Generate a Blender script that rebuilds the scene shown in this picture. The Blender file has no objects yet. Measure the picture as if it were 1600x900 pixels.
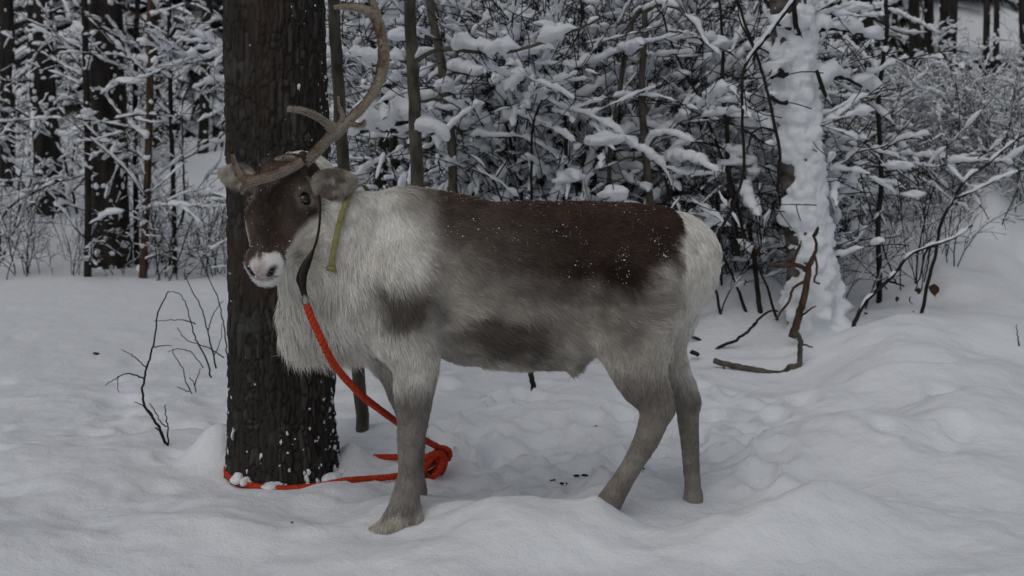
import bpy, math
import numpy as np
from mathutils import Vector

# ------------------------------------------------------------------ camera, sky, light, exposure
scene = bpy.context.scene
COL = scene.collection
F, HX, HY, CZ = 2000.0, 800.0, 200.0, 1.33          # focal length in photo pixels, principal point, eye height

cam_d = bpy.data.cameras.new("camera")
cam = bpy.data.objects.new("camera", cam_d)
COL.objects.link(cam)
cam.location = (0, 0, CZ)
cam.rotation_euler = (math.radians(90), 0, 0)
cam_d.sensor_width = 36.0
cam_d.lens = 36.0 * F / 1600.0
cam_d.shift_y = -(450.0 - HY) / 1600.0
cam_d.clip_start, cam_d.clip_end = 0.05, 2000
cam_d.dof.use_dof = True
cam_d.dof.focus_distance = 4.0
cam_d.dof.aperture_fstop = 5.0
scene.camera = cam

SUN_EL, SUN_AZ = math.radians(52), math.radians(205)
world = bpy.data.worlds.new("World")
scene.world = world
world.use_nodes = True
wn, wl = world.node_tree.nodes, world.node_tree.links
wn.clear()
sky = wn.new("ShaderNodeTexSky")
sky.sky_type = 'NISHITA'
sky.sun_disc = False
sky.sun_elevation = SUN_EL
sky.sun_rotation = SUN_AZ
sky.air_density, sky.dust_density, sky.ozone_density = 1.0, 3.0, 1.0
hs = wn.new("ShaderNodeHueSaturation")
hs.inputs["Saturation"].default_value = 0.30          # overcast: the blue washed out by cloud
bg = wn.new("ShaderNodeBackground")
bg.inputs["Strength"].default_value = 0.12
wo = wn.new("ShaderNodeOutputWorld")
wl.new(sky.outputs[0], hs.inputs["Color"])
wl.new(hs.outputs[0], bg.inputs["Color"])
wl.new(bg.outputs[0], wo.inputs["Surface"])

sun_d = bpy.data.lights.new("sun", 'SUN')
sun_d.energy = 0.7
sun_d.angle = math.radians(70)
sun_d.color = (1.0, 0.97, 0.93)
sun = bpy.data.objects.new("sun", sun_d)
COL.objects.link(sun)
sd = Vector((math.sin(SUN_AZ) * math.cos(SUN_EL), math.cos(SUN_AZ) * math.cos(SUN_EL), math.sin(SUN_EL)))
sun.rotation_euler = sd.to_track_quat('Z', 'Y').to_euler()

scene.view_settings.view_transform = 'Standard'
scene.view_settings.look = 'None'
scene.view_settings.exposure = -0.97
scene.view_settings.gamma = 1.0
scene.view_settings.use_curve_mapping = False
scene.render.engine = 'CYCLES'
scene.cycles.use_denoising = True
scene.cycles.max_bounces = 8
scene.cycles.diffuse_bounces = 4
scene.cycles.transparent_max_bounces = 8
scene.cycles.caustics_reflective = False
scene.cycles.caustics_refractive = False

# ------------------------------------------------------------------ helpers
RNG = np.random.default_rng(7)


def U(px, py, Y):
    """photo pixel at depth Y (metres in front of the camera) -> world point"""
    return np.array([(px - HX) * Y / F, Y, CZ - (py - HY) * Y / F])


def _hash(i, j, k, seed):
    n = (i * 374761393 + j * 668265263 + k * 1274126177 + seed * 974634773) & 0xFFFFFFFF
    n = ((n ^ (n >> 13)) * 1274126177) & 0xFFFFFFFF
    n = n ^ (n >> 16)
    return (n & 0xFFFF).astype(np.float64) / 65535.0


def vnoise(p, seed=0):
    """value noise in -1..1 at points p (n,3)"""
    p = np.asarray(p, float)
    i = np.floor(p).astype(np.int64)
    f = p - i
    f = f * f * f * (f * (f * 6 - 15) + 10)
    out = 0
    for a in (0, 1):
        wa = f[:, 0] if a else 1 - f[:, 0]
        for b in (0, 1):
            wb = f[:, 1] if b else 1 - f[:, 1]
            for c in (0, 1):
                wc = f[:, 2] if c else 1 - f[:, 2]
                out = out + wa * wb * wc * _hash(i[:, 0] + a, i[:, 1] + b, i[:, 2] + c, seed)
    return out * 2 - 1


def fbm(p, octs=3, seed=0):
    s, a, t = 0, 1.0, 0
    p = np.asarray(p, float)
    for o in range(octs):
        s = s + a * vnoise(p * (2.03 ** o) + o * 17.3, seed + o)
        t += a
        a *= 0.5
    return s / t


def worley(p, seed=0):
    """F1, F2 and a cell id in 2D"""
    i = np.floor(p).astype(np.int64)
    f1 = np.full(len(p), 9.0); f2 = np.full(len(p), 9.0); cid = np.zeros(len(p))
    z = np.zeros(len(p), np.int64)
    for a in (-1, 0, 1):
        for b in (-1, 0, 1):
            ci, cj = i[:, 0] + a, i[:, 1] + b
            jx = ci + 0.15 + 0.7 * _hash(ci, cj, z, seed)
            jy = cj + 0.15 + 0.7 * _hash(ci, cj, z + 5, seed)
            d = np.hypot(p[:, 0] - jx, p[:, 1] - jy)
            nearer = d < f1
            f2 = np.where(nearer, f1, np.minimum(f2, d))
            cid = np.where(nearer, _hash(ci, cj, z + 9, seed), cid)
            f1 = np.where(nearer, d, f1)
    return f1, f2, cid


def sstep(a, b, x):
    t = np.clip((x - a) / (b - a), 0, 1)
    return t * t * (3 - 2 * t)


def mesh_from(name, V, Q=None, T=None, mat=None, smooth=True):
    """mesh data from vertex array, quads and triangles"""
    V = np.asarray(V, np.float32)
    Q = np.zeros((0, 4), np.int32) if Q is None or len(Q) == 0 else np.asarray(Q, np.int32)
    T = np.zeros((0, 3), np.int32) if T is None or len(T) == 0 else np.asarray(T, np.int32)
    me = bpy.data.meshes.new(name)
    me.vertices.add(len(V))
    me.vertices.foreach_set("co", V.ravel())
    nl = Q.size + T.size
    me.loops.add(nl)
    me.loops.foreach_set("vertex_index", np.concatenate([Q.ravel(), T.ravel()]).astype(np.int32))
    me.polygons.add(len(Q) + len(T))
    starts = np.concatenate([np.arange(len(Q)) * 4, Q.size + np.arange(len(T)) * 3]).astype(np.int32)
    me.polygons.foreach_set("loop_start", starts)
    me.polygons.foreach_set("use_smooth", np.full(len(Q) + len(T), smooth))
    me.update(calc_edges=True)
    me.validate()
    if mat:
        me.materials.append(mat)
    return me


class MB:
    """collects vertices and faces for one mesh"""
    def __init__(s):
        s.v, s.q, s.t, s.n = [], [], [], 0

    def add(s, V, Q=None, T=None):
        s.v.append(np.asarray(V, float))
        if Q is not None and len(Q): s.q.append(np.asarray(Q) + s.n)
        if T is not None and len(T): s.t.append(np.asarray(T) + s.n)
        s.n += len(V)

    def data(s, name, mat, smooth=True, origin=(0, 0, 0)):
        if not s.n:
            return None
        return mesh_from(name, np.concatenate(s.v) - np.asarray(origin), np.concatenate(s.q) if s.q else None,
                         np.concatenate(s.t) if s.t else None, mat, smooth)


STUFF_PARTS = {"snow", "branch_snow", "crown", "branches", "fur"}


def link(name, data, parent=None, loc=(0, 0, 0)):
    o = bpy.data.objects.new(name, data)
    if parent is not None and name in STUFF_PARTS:
        o["kind"] = "stuff"                          # flecks, twigs and hairs too small to pick apart one by one
    COL.objects.link(o)
    o.location = loc
    if parent is not None:
        o.parent = parent
    return o


def tag(o, label=None, cat=None, group=None, kind=None):
    if label: o["label"] = label
    if cat: o["category"] = cat
    if group: o["group"] = group
    if kind: o["kind"] = kind
    return o


def thing(name, label, cat, loc=(0, 0, 0), group=None, rz=0.0, scale=1.0):
    o = bpy.data.objects.new(name, None)
    COL.objects.link(o)
    o.empty_display_size = 0.2
    o.location = loc
    o.rotation_euler = (0, 0, rz)
    o.scale = (scale,) * 3
    return tag(o, label, cat, group)


def frames(P):
    """tangents and two normals along a polyline by parallel transport"""
    T = np.gradient(P, axis=0)
    T /= np.linalg.norm(T, axis=1, keepdims=True) + 1e-12
    a = np.array([0, 0, 1.0]) if abs(T[0, 2]) < 0.9 else np.array([1.0, 0, 0])
    n = np.cross(T[0], a); n /= np.linalg.norm(n)
    N = np.zeros_like(P)
    for i in range(len(P)):
        n = n - T[i] * np.dot(n, T[i])
        n = n / (np.linalg.norm(n) + 1e-12)
        N[i] = n
    return T, N, np.cross(T, N)


def tube(mb, P, R, k=5, N=None, B=None, flat=1.0, cap=True):
    P = np.asarray(P, float)
    n = len(P)
    R = np.broadcast_to(np.asarray(R, float), (n,))
    if N is None:
        _, N, B = frames(P)
    a = np.arange(k) * 2 * math.pi / k
    V = (P[:, None, :] + R[:, None, None] * (np.cos(a)[None, :, None] * N[:, None, :] + flat * np.sin(a)[None, :, None] * B[:, None, :])).reshape(-1, 3)
    i = np.arange(n - 1)[:, None] * k
    j = np.arange(k)[None, :]
    j2 = (j + 1) % k
    Q = np.stack([i + j, i + j2, i + k + j2, i + k + j], -1).reshape(-1, 4)
    T = None
    if cap:
        V = np.vstack([V, P[0], P[-1]])
        c0, c1 = n * k, n * k + 1
        jj = np.arange(k)
        T = np.concatenate([np.stack([np.full(k, c0), (jj + 1) % k, jj], -1),
                            np.stack([np.full(k, c1), (n - 1) * k + jj, (n - 1) * k + (jj + 1) % k], -1)])
    mb.add(V, Q, T)


def spline(pts, m):
    """Catmull-Rom through pts (rows may carry extra columns such as radius), m samples per span"""
    P = np.asarray(pts, float)
    P = np.vstack([2 * P[0] - P[1], P, 2 * P[-1] - P[-2]])
    out = []
    t = np.linspace(0, 1, m, endpoint=False)[:, None]
    for i in range(1, len(P) - 2):
        a, b, c, d = P[i - 1], P[i], P[i + 1], P[i + 2]
        out.append(0.5 * (2 * b + (c - a) * t + (2 * a - 5 * b + 4 * c - d) * t ** 2 + (3 * b - a - 3 * c + d) * t ** 3))
    out.append(P[-2][None])
    return np.concatenate(out)


def ico(sub=1):
    t = (1 + 5 ** .5) / 2
    v = np.array([(-1, t, 0), (1, t, 0), (-1, -t, 0), (1, -t, 0), (0, -1, t), (0, 1, t), (0, -1, -t), (0, 1, -t), (t, 0, -1), (t, 0, 1), (-t, 0, -1), (-t, 0, 1)], float)
    f = np.array([(0, 11, 5), (0, 5, 1), (0, 1, 7), (0, 7, 10), (0, 10, 11), (1, 5, 9), (5, 11, 4), (11, 10, 2), (10, 7, 6), (7, 1, 8), (3, 9, 4), (3, 4, 2), (3, 2, 6), (3, 6, 8), (3, 8, 9), (4, 9, 5), (2, 4, 11), (6, 2, 10), (8, 6, 7), (9, 8, 1)])
    v /= np.linalg.norm(v, axis=1, keepdims=True)
    for _ in range(sub):
        cache, nf, v = {}, [], list(v)
        def mid(a, b):
            key = (min(a, b), max(a, b))
            if key not in cache:
                m = (v[a] + v[b]); v.append(m / np.linalg.norm(m)); cache[key] = len(v) - 1
            return cache[key]
        for a, b, c in f:
            x, y, z = mid(a, b), mid(b, c), mid(c, a)
            nf += [(a, x, z), (b, y, x), (c, z, y), (x, y, z)]
        v, f = np.array(v), np.array(nf)
    return v, f


ICO0, ICO1, ICO2 = ico(0), ico(1), ico(2)


def lump(mb, c, r, src=ICO1, rough=0.25, rng=RNG):
    v, f = src
    s = rng.uniform(0, 50, 3)
    d = 1 + rough * vnoise(v * 1.3 + s, 3)
    mb.add(np.asarray(c) + v * d[:, None] * np.asarray(r), None, f)


# ------------------------------------------------------------------ materials
def mat_new(name, base=(0.5, 0.5, 0.5), rough=0.8, spec=0.3):
    m = bpy.data.materials.new(name)
    m.use_nodes = True
    b = m.node_tree.nodes["Principled BSDF"]
    b.inputs["Base Color"].default_value = (*base, 1)
    b.inputs["Roughness"].default_value = rough
    b.inputs["Specular IOR Level"].default_value = spec
    return m, m.node_tree.nodes, m.node_tree.links, b


def mat_noise(name, c1, c2, scale=8.0, stretch=(1, 1, 1), rough=0.85, bump=0.0, bscale=None, bdist=0.01, spec=0.25, detail=6.0, pos=(0.35, 0.65)):
    m, n, l, b = mat_new(name, c1, rough, spec)
    tc = n.new("ShaderNodeTexCoord")
    mp = n.new("ShaderNodeMapping"); mp.inputs["Scale"].default_value = stretch
    l.new(tc.outputs["Object"], mp.inputs["Vector"])
    nz = n.new("ShaderNodeTexNoise")
    nz.inputs["Scale"].default_value = scale; nz.inputs["Detail"].default_value = detail
    l.new(mp.outputs[0], nz.inputs["Vector"])
    rp = n.new("ShaderNodeValToRGB")
    rp.color_ramp.elements[0].color = (*c1, 1); rp.color_ramp.elements[1].color = (*c2, 1)
    rp.color_ramp.elements[0].position, rp.color_ramp.elements[1].position = pos
    l.new(nz.outputs["Fac"], rp.inputs["Fac"])
    l.new(rp.outputs["Color"], b.inputs["Base Color"])
    if bump:
        nb = n.new("ShaderNodeTexNoise")
        nb.inputs["Scale"].default_value = bscale or scale * 3; nb.inputs["Detail"].default_value = 8
        l.new(mp.outputs[0], nb.inputs["Vector"])
        bp = n.new("ShaderNodeBump"); bp.inputs["Strength"].default_value = bump; bp.inputs["Distance"].default_value = bdist
        l.new(nb.outputs["Fac"], bp.inputs["Height"])
        l.new(bp.outputs[0], b.inputs["Normal"])
    return m


def mat_attr(name, attr, rough=0.85, spec=0.15, bump=0.0, bscale=120.0):
    m, n, l, b = mat_new(name, (0.5,) * 3, rough, spec)
    at = n.new("ShaderNodeAttribute"); at.attribute_name = attr
    l.new(at.outputs["Color"], b.inputs["Base Color"])
    if bump:
        nb = n.new("ShaderNodeTexNoise"); nb.inputs["Scale"].default_value = bscale; nb.inputs["Detail"].default_value = 6
        tc = n.new("ShaderNodeTexCoord"); l.new(tc.outputs["Object"], nb.inputs["Vector"])
        bp = n.new("ShaderNodeBump"); bp.inputs["Strength"].default_value = bump; bp.inputs["Distance"].default_value = 0.004
        l.new(nb.outputs["Fac"], bp.inputs["Height"]); l.new(bp.outputs[0], b.inputs["Normal"])
    return m


def mat_snow_make(name, sss):
    m, n, l, b = mat_new(name, (0.84, 0.87, 0.91), 0.65, 0.25)
    if sss:
        b.inputs["Subsurface Weight"].default_value = sss
        b.inputs["Subsurface Radius"].default_value = (0.03, 0.04, 0.05)
        b.inputs["Subsurface Scale"].default_value = 0.6
    tc = n.new("ShaderNodeTexCoord")
    n1 = n.new("ShaderNodeTexNoise"); n1.inputs["Scale"].default_value = 9; n1.inputs["Detail"].default_value = 8; n1.inputs["Roughness"].default_value = 0.62
    n2 = n.new("ShaderNodeTexNoise"); n2.inputs["Scale"].default_value = 160; n2.inputs["Detail"].default_value = 3
    l.new(tc.outputs["Object"], n1.inputs["Vector"]); l.new(tc.outputs["Object"], n2.inputs["Vector"])
    b1 = n.new("ShaderNodeBump"); b1.inputs["Strength"].default_value = 0.6; b1.inputs["Distance"].default_value = 0.03
    b2 = n.new("ShaderNodeBump"); b2.inputs["Strength"].default_value = 0.6; b2.inputs["Distance"].default_value = 0.004
    l.new(n1.outputs["Fac"], b1.inputs["Height"]); l.new(n2.outputs["Fac"], b2.inputs["Height"])
    l.new(b1.outputs[0], b2.inputs["Normal"]); l.new(b2.outputs[0], b.inputs["Normal"])
    return m


M_SNOW = mat_snow_make("snow", 0.0)
M_SNOWG = mat_snow_make("ground_snow", 0.0)
M_TWIG = mat_noise("twig_bark", (0.009, 0.008, 0.007), (0.030, 0.026, 0.022), 30, (1, 1, .3))
M_TWIGB = mat_noise("brown_twig_bark", (0.035, 0.02, 0.013), (0.10, 0.06, 0.04), 30, (1, 1, .3))
M_SAP = mat_noise("sapling_bark", (0.045, 0.040, 0.032), (0.12, 0.108, 0.085), 26, (1, 1, .35), bump=0.4, bscale=60)
M_DBARK = mat_noise("dark_bark", (0.008, 0.007, 0.0065), (0.042, 0.036, 0.032), 14, (1, 1, .25), bump=0.8, bscale=30, bdist=0.03)
M_BIRCH = mat_noise("birch_bark", (0.018, 0.016, 0.014), (0.15, 0.135, 0.12), 9, (1, 1, 2.2), bump=0.5, bscale=30)
M_NEEDLE = mat_noise("spruce_needles", (0.006, 0.009, 0.007), (0.022, 0.030, 0.022), 6)
M_LEAF = mat_noise("dead_leaf", (0.04, 0.020, 0.014), (0.085, 0.042, 0.026), 40)
# ------------------------------------------------------------------ snow ground (heights first, other things stand on it)
CTRL = []      # (x, y, z, sigma)
for px, py, Y, sg in [
    (612, 836, 4.02, .10), (656, 788, 4.25, .09), (700, 785, 4.05, .10), (780, 778, 4.00, .12), (850, 788, 3.97, .09),
    (945, 798, 3.98, .10), (1078, 804, 4.20, .10), (1010, 812, 4.05, .08), (880, 745, 4.75, .16),
    (440, 777, 4.46, .12), (350, 752, 4.70, .09), (372, 768, 4.56, .09), (500, 770, 4.50, .08), (575, 738, 4.60, .07), (600, 747, 4.62, .08), (560, 722, 4.95, .12), (440, 722, 5.02, .12),
    (680, 760, 4.72, .12), (690, 735, 4.85, .12),
    (340, 690, 4.88, .07), (350, 700, 4.92, .06), (548, 700, 4.85, .06), (300, 700, 5.0, .2), (540, 690, 5.0, .10),
    (150, 760, 4.55, .3), (60, 640, 5.9, .5), (180, 560, 7.1, .6), (100, 450, 10.4, 1.0), (300, 440, 10.6, 1.0),
    (420, 860, 3.98, .25), (250, 880, 3.85, .25), (620, 880, 3.75, .15),
    (1300, 686, 4.70, .14), (1200, 722, 4.62, .14), (1420, 690, 4.72, .2), (1330, 668, 5.2, .2), (1540, 655, 4.95, .2), (1280, 792, 4.02, .12), (1180, 815, 3.95, .12), (1420, 800, 4.05, .18),
    (1150, 700, 5.1, .15), (1500, 850, 3.85, .2), (1100, 860, 3.85, .2), (760, 860, 3.80, .15),
    (1200, 590, 6.3, .25), (1330, 515, 6.75, .22), (1450, 505, 6.9, .25), (1560, 500, 7.0, .3), (1450, 560, 5.9, .3), (1430, 335, 9.6, .5), (1540, 330, 10.2, .6), (1360, 320, 11.0, .6), (1480, 290, 12.2, .8), (1490, 420, 8.4, .4), (1590, 400, 8.8, .5), (1240, 530, 6.7, .2), (1060, 560, 6.6, .3),
    (800, 600, 5.9, .3), (900, 590, 6.0, .3), (750, 660, 5.5, .2), (620, 690, 5.2, .15),
]:
    CTRL.append((*U(px, py, Y), sg))
CTRL = np.array(CTRL)


DRIFTS = [((px - HX) * Y / F, Y, rx, rf, rb, hh) for px, Y, rx, rf, rb, hh in [
    (1300, 4.75, .26, .40, .10, .085), (1195, 4.62, .16, .30, .08, .05), (1510, 5.0, .45, .5, .13, .09), (1275, 4.05, .20, .35, .07, .075), (1440, 3.95, .34, .4, .09, .07),
    (1170, 3.88, .28, .3, .10, .05), (790, 3.98, .17, .25, .05, .055), (720, 4.08, .10, .2, .05, .03), (930, 3.95, .14, .2, .07, .04), (100, 4.9, .5, .4, .14, .035), (250, 5.2, .35, .4, .12, .04),
    (380, 4.1, .45, .4, .22, .04), (338, 4.86, .085, .10, .12, .10), (545, 4.84, .060, .07, .06, .06), (395, 4.50, .10, .08, .06, .012), (520, 4.52, .10, .08, .06, .012), (1420, 5.6, .5, .6, .16, .08), (1230, 5.5, .3, .4, .14, .05), (1560, 4.4, .35, .35, .12, .05), (1000, 4.6, .2, .3, .1, .04), (1120, 5.2, .25, .3, .1, .05),
    (1380, 6.6, .4, .5, .15, .10), (1520, 6.8, .45, .5, .15, .10), (640, 3.7, .3, .3, .1, .03), (60, 3.9, .5, .35, .15, .035), (180, 6.2, .6, .5, .15, .03),
    (1165, 7.4, .32, .4, .3, .30), (1395, 8.5, .40, .5, .3, .22), (1470, 9.2, .55, .6, .35, .30), (1560, 8.7, .45, .5, .3, .28), (1340, 9.6, .40, .5, .3, .25), (1420, 10.6, .6, .6, .4, .32), (1530, 11.2, .6, .6, .4, .35), (1610, 10.2, .5, .5, .3, .30),
    (1330, 12.4, .6, .6, .4, .32), (1110, 6.9, .22, .3, .15, .10), (60, 12.6, .8, .6, .4, .2), (230, 13.2, .9, .6, .4, .25)]]


_pr = np.random.default_rng(33)
PITS = [(_pr.uniform(-.35, 1.15), _pr.uniform(4.35, 6.0), _pr.uniform(.045, .08), _pr.uniform(.025, .06)) for _ in range(60)]
PITS += [(_pr.uniform(.9, 2.0), _pr.uniform(4.6, 6.2), _pr.uniform(.05, .09), _pr.uniform(.02, .04)) for _ in range(14)]
PITS += [(_pr.uniform(-2.2, -1.2), _pr.uniform(4.4, 6.6), _pr.uniform(.05, .10), _pr.uniform(.008, .018)) for _ in range(22)]


def ground_base(x, y):
    t = x / np.maximum(y, 1.5)                         # bearing: left of the big trunk lies the flat track
    start = 6.3 + 5.6 * sstep(-0.14, -0.24, t)
    d = np.maximum(y - start, 0)
    slope = 0.105 + 0.03 * sstep(0.1, 0.3, t) + 0.075 * sstep(-.15, -.08, t) * sstep(.24, .14, t) * sstep(9, 5, d) + 0.10 * sstep(-0.14, -0.24, t) * (1 - sstep(5, 9, d))
    z = 0.035 + slope * d * sstep(0, 1.5, d)
    z = np.minimum(z, 3.2 + 0.02 * d) if np.ndim(z) else min(z, 3.2 + 0.02 * d)
    return z


def ground_h(x, y, fine=True):
    x, y = np.asarray(x, float).ravel(), np.asarray(y, float).ravel()
    b = ground_base(x, y)
    num, den = np.zeros_like(x), np.full_like(x, 0.25)
    for cx, cy, cz, sg in CTRL:
        r2 = ((x - cx) ** 2 + ((y - cy) * 0.85) ** 2) / (sg * sg)
        w = np.exp(-0.5 * np.minimum(r2, 60))
        num += w * (cz - float(ground_base(cx, cy)))
        den += w
    z = b + num / den
    p = np.stack([x, y, np.zeros_like(x)], 1)
    for (cx, cy, rx, rf, rb, hh) in DRIFTS:
        dx, dy = (x - cx) / rx, (y - cy)
        dy = np.where(dy < 0, dy / rf, dy / rb)
        z = z + hh * np.exp(-(np.abs(dx) ** 2.4 + np.abs(dy) ** 2))
    calm = 1 - .85 * np.exp(-((x + .85) ** 2 + (y - 4.72) ** 2) / .36 ** 2)
    # drifted billows with soft crests, calmer on the track
    track = sstep(-0.17, -0.24, x / np.maximum(y, 1.5)) * sstep(4.5, 6.0, y)
    bil = 1 - np.abs(fbm(p * np.array([1.5, 2.4, 1]) + 3.1, 2, 11)) * 2
    near = sstep(14, 6, y)
    z += (0.035 * bil + 0.030 * fbm(p * 3.1, 2, 21)) * (1 - 0.75 * track) * (0.4 + 0.6 * near) * calm
    far = sstep(9, 14, y)
    bank = sstep(.20, .27, x / np.maximum(y, 1.5)) * sstep(7.2, 8.2, y) * sstep(20, 12, y)
    z += bank * .34 * np.maximum(0, fbm(p * 1.9 + 7.7, 2, 35)) ** .7
    z += far * 0.16 * fbm(p * 0.7, 2, 31)
    # broken crust right of the trunk and between the legs, where the animal has trodden
    trod = np.exp(-(((x - 0.05) / 0.75) ** 2 + ((y - 4.95) / 0.55) ** 2)) + 0.4 * np.exp(-(((x - 0.9) / 0.9) ** 2 + ((y - 4.6) / 0.7) ** 2))
    if fine:
        c = fbm(p * 9.0, 3, 41)
        z += trod * (0.036 * c + 0.026 * np.abs(fbm(p * 13, 2, 45)))
        z += 0.006 * fbm(p * 13, 2, 51) * near + 0.003 * fbm(p * 31, 2, 55) * sstep(7, 4.5, y)
        for (hx, hy, hr, hd) in PITS:
            r = np.hypot((x - hx) / hr, (y - hy) / (hr * 1.25))
            z = z - 0.9 * hd * sstep(1.05, .5, r) + hd * .30 * np.exp(-((r - 1.25) / .22) ** 2)
        z += 0.010 * fbm(p * 6.5, 2, 47) * near * calm
        # footprints along the track
        z -= 0.012 * track * np.maximum(0, fbm(p * np.array([4.5, 3, 1]), 2, 61))
        f1, f2, cid = worley(np.stack([x * 3.2, y * 2.6], 1), 71)
        pr = sstep(0.42, 0.22, f1) * (cid > 0.72)
        z -= 0.03 * pr * sstep(0.03, -0.05, x / np.maximum(y, 1.5) + 0.2) * sstep(9, 7, y) * sstep(4.6, 5.2, y)
        z -= 0.035 * pr * trod
    return z


def gz(x, y):
    return float(ground_h([x], [y])[0])


def on_ground(px, Y):
    x = (px - HX) * Y / F
    return np.array([x, Y, gz(x, Y)])


rows = np.concatenate([np.linspace(-25, 1.2, 14, endpoint=False), 1.2 * 3 ** np.linspace(0, 1, 90, endpoint=False), np.linspace(3.6, 6.6, 230, endpoint=False), 6.6 * (140 / 6.6) ** np.linspace(0, 1, 270)])
cols = np.linspace(-1, 1, 421)
gx = np.outer(0.62 * np.maximum(rows, 1.2) + 1.6, cols)
wide = np.sign(cols) * np.maximum(np.abs(cols) - 0.86, 0) ** 1.5 * 60
gx = gx + np.outer(np.ones(len(rows)), wide) * (1 + np.maximum(rows, 0)[:, None] * 0.12)
gy = np.repeat(rows[:, None], len(cols), 1)
gzv = ground_h(gx.ravel(), gy.ravel())
nr, nc = gx.shape
ii = (np.arange(nr - 1)[:, None] * nc + np.arange(nc - 1)[None, :]).ravel()
GQ = np.stack([ii, ii + 1, ii + nc + 1, ii + nc], -1)
ground = link("ground", mesh_from("ground", np.stack([gx.ravel(), gy.ravel(), gzv], 1), GQ, None, M_SNOWG))
tag(ground, "deep uneven snow covering the forest floor and track", "snow", kind="structure")

# ------------------------------------------------------------------ reindeer
Y0 = 4.15
GH = 0.0065
go = np.array([-1.02, 3.55, -0.10])
gn = np.ceil((np.array([0.80, 4.52, 1.30]) - go) / GH).astype(int)
FIELD = np.full(gn, 1.0, np.float32)
AX = [go[a] + np.arange(gn[a]) * GH for a in range(3)]


def region(lo, hi):
    a = np.clip(np.floor((lo - go) / GH).astype(int), 0, gn - 1)
    b = np.clip(np.ceil((hi - go) / GH).astype(int) + 1, 1, gn)
    sl = tuple(slice(a[k], b[k]) for k in range(3))
    X = AX[0][sl[0]][:, None, None]; Y = AX[1][sl[1]][None, :, None]; Z = AX[2][sl[2]][None, None, :]
    return sl, X, Y, Z


def smin_into(sl, d, k):
    f = FIELD[sl]
    h = np.clip(0.5 + 0.5 * (f - d) / k, 0, 1)
    FIELD[sl] = f * (1 - h) + d * h - k * h * (1 - h)


def cone(p, r1, q, r2, k=0.03, sy=1.0):
    p, q = np.asarray(p, float), np.asarray(q, float)
    m = max(r1, r2) + k + 0.03
    sl, X, Y, Z = region(np.minimum(p, q) - m, np.maximum(p, q) + m)
    ba = q - p
    bas = ba * np.array([1, 1 / sy, 1])
    dx, dy, dz = X - p[0], (Y - p[1]) / sy, Z - p[2]
    t = np.clip((dx * bas[0] + dy * bas[1] + dz * bas[2]) / (bas @ bas + 1e-9), 0, 1)
    d = np.sqrt((dx - t * bas[0]) ** 2 + (dy - t * bas[1]) ** 2 + (dz - t * bas[2]) ** 2) - (r1 + (r2 - r1) * t)
    smin_into(sl, d.astype(np.float32), k)


def ellip_d(sl, X, Y, Z, c, Rm, r):
    dx, dy, dz = X - c[0], Y - c[1], Z - c[2]
    q = [dx * Rm[i, 0] + dy * Rm[i, 1] + dz * Rm[i, 2] for i in range(3)]
    k0 = np.sqrt(sum((q[i] / r[i]) ** 2 for i in range(3)))
    k1 = np.sqrt(sum((q[i] / r[i] ** 2) ** 2 for i in range(3))) + 1e-9
    return (k0 * (k0 - 1) / k1).astype(np.float32)


def ellip(c, Rm, r, k=0.015, carve=None):
    m = max(r) + k + 0.02
    sl, X, Y, Z = region(np.asarray(c) - m, np.asarray(c) + m)
    d = ellip_d(sl, X, Y, Z, c, Rm, r)
    if carve is not None:
        cc, cr = carve
        d2 = ellip_d(sl, X, Y, Z, cc, Rm, cr)
        d = np.maximum(d, -d2)
    smin_into(sl, d, k)


def limb(pr, k=0.03, sy=1.0, m=5):
    """one smooth tapering limb through (x, y, z, r) points, blended into the body"""
    S = spline(pr, m)
    P, R = S[:, :3], np.maximum(S[:, 3], .004)
    mg = R.max() + k + 0.03
    sl, X, Y, Z = region(P.min(0) - mg, P.max(0) + mg)
    d = np.full(FIELD[sl].shape, 1.0, np.float32)
    lo = np.array([X.ravel()[0], Y.ravel()[0], Z.ravel()[0]])
    for p, q, r1, r2 in zip(P[:-1], P[1:], R[:-1], R[1:]):
        mm = max(r1, r2) + k + 0.03
        a = np.maximum(np.floor((np.minimum(p, q) - mm - lo) / GH).astype(int), 0)
        b = np.ceil((np.maximum(p, q) + mm - lo) / GH).astype(int) + 1
        s2 = tuple(slice(a[i], max(b[i], 0)) for i in range(3))
        x, y, z = X[s2[0]], Y[:, s2[1]], Z[:, :, s2[2]]
        ba = (q - p) * np.array([1, 1 / sy, 1])
        dx, dy, dz = (x - p[0]).astype(np.float32), ((y - p[1]) / sy).astype(np.float32), (z - p[2]).astype(np.float32)
        t = np.clip((dx * ba[0] + dy * ba[1] + dz * ba[2]) / (ba @ ba + 1e-9), 0, 1)
        e = np.sqrt((dx - t * ba[0]) ** 2 + (dy - t * ba[1]) ** 2 + (dz - t * ba[2]) ** 2) - (r1 + (r2 - r1) * t)
        d[s2] = np.minimum(d[s2], e)
    smin_into(sl, d, k)


def bp(px, py, dy):
    return U(px, py, Y0 + dy)


def chain(pts, k=0.03, sy=1.0):
    limb([(*bp(*a[:3]), a[3] * (Y0 + a[2]) / F) for a in pts], k, sy)


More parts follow.
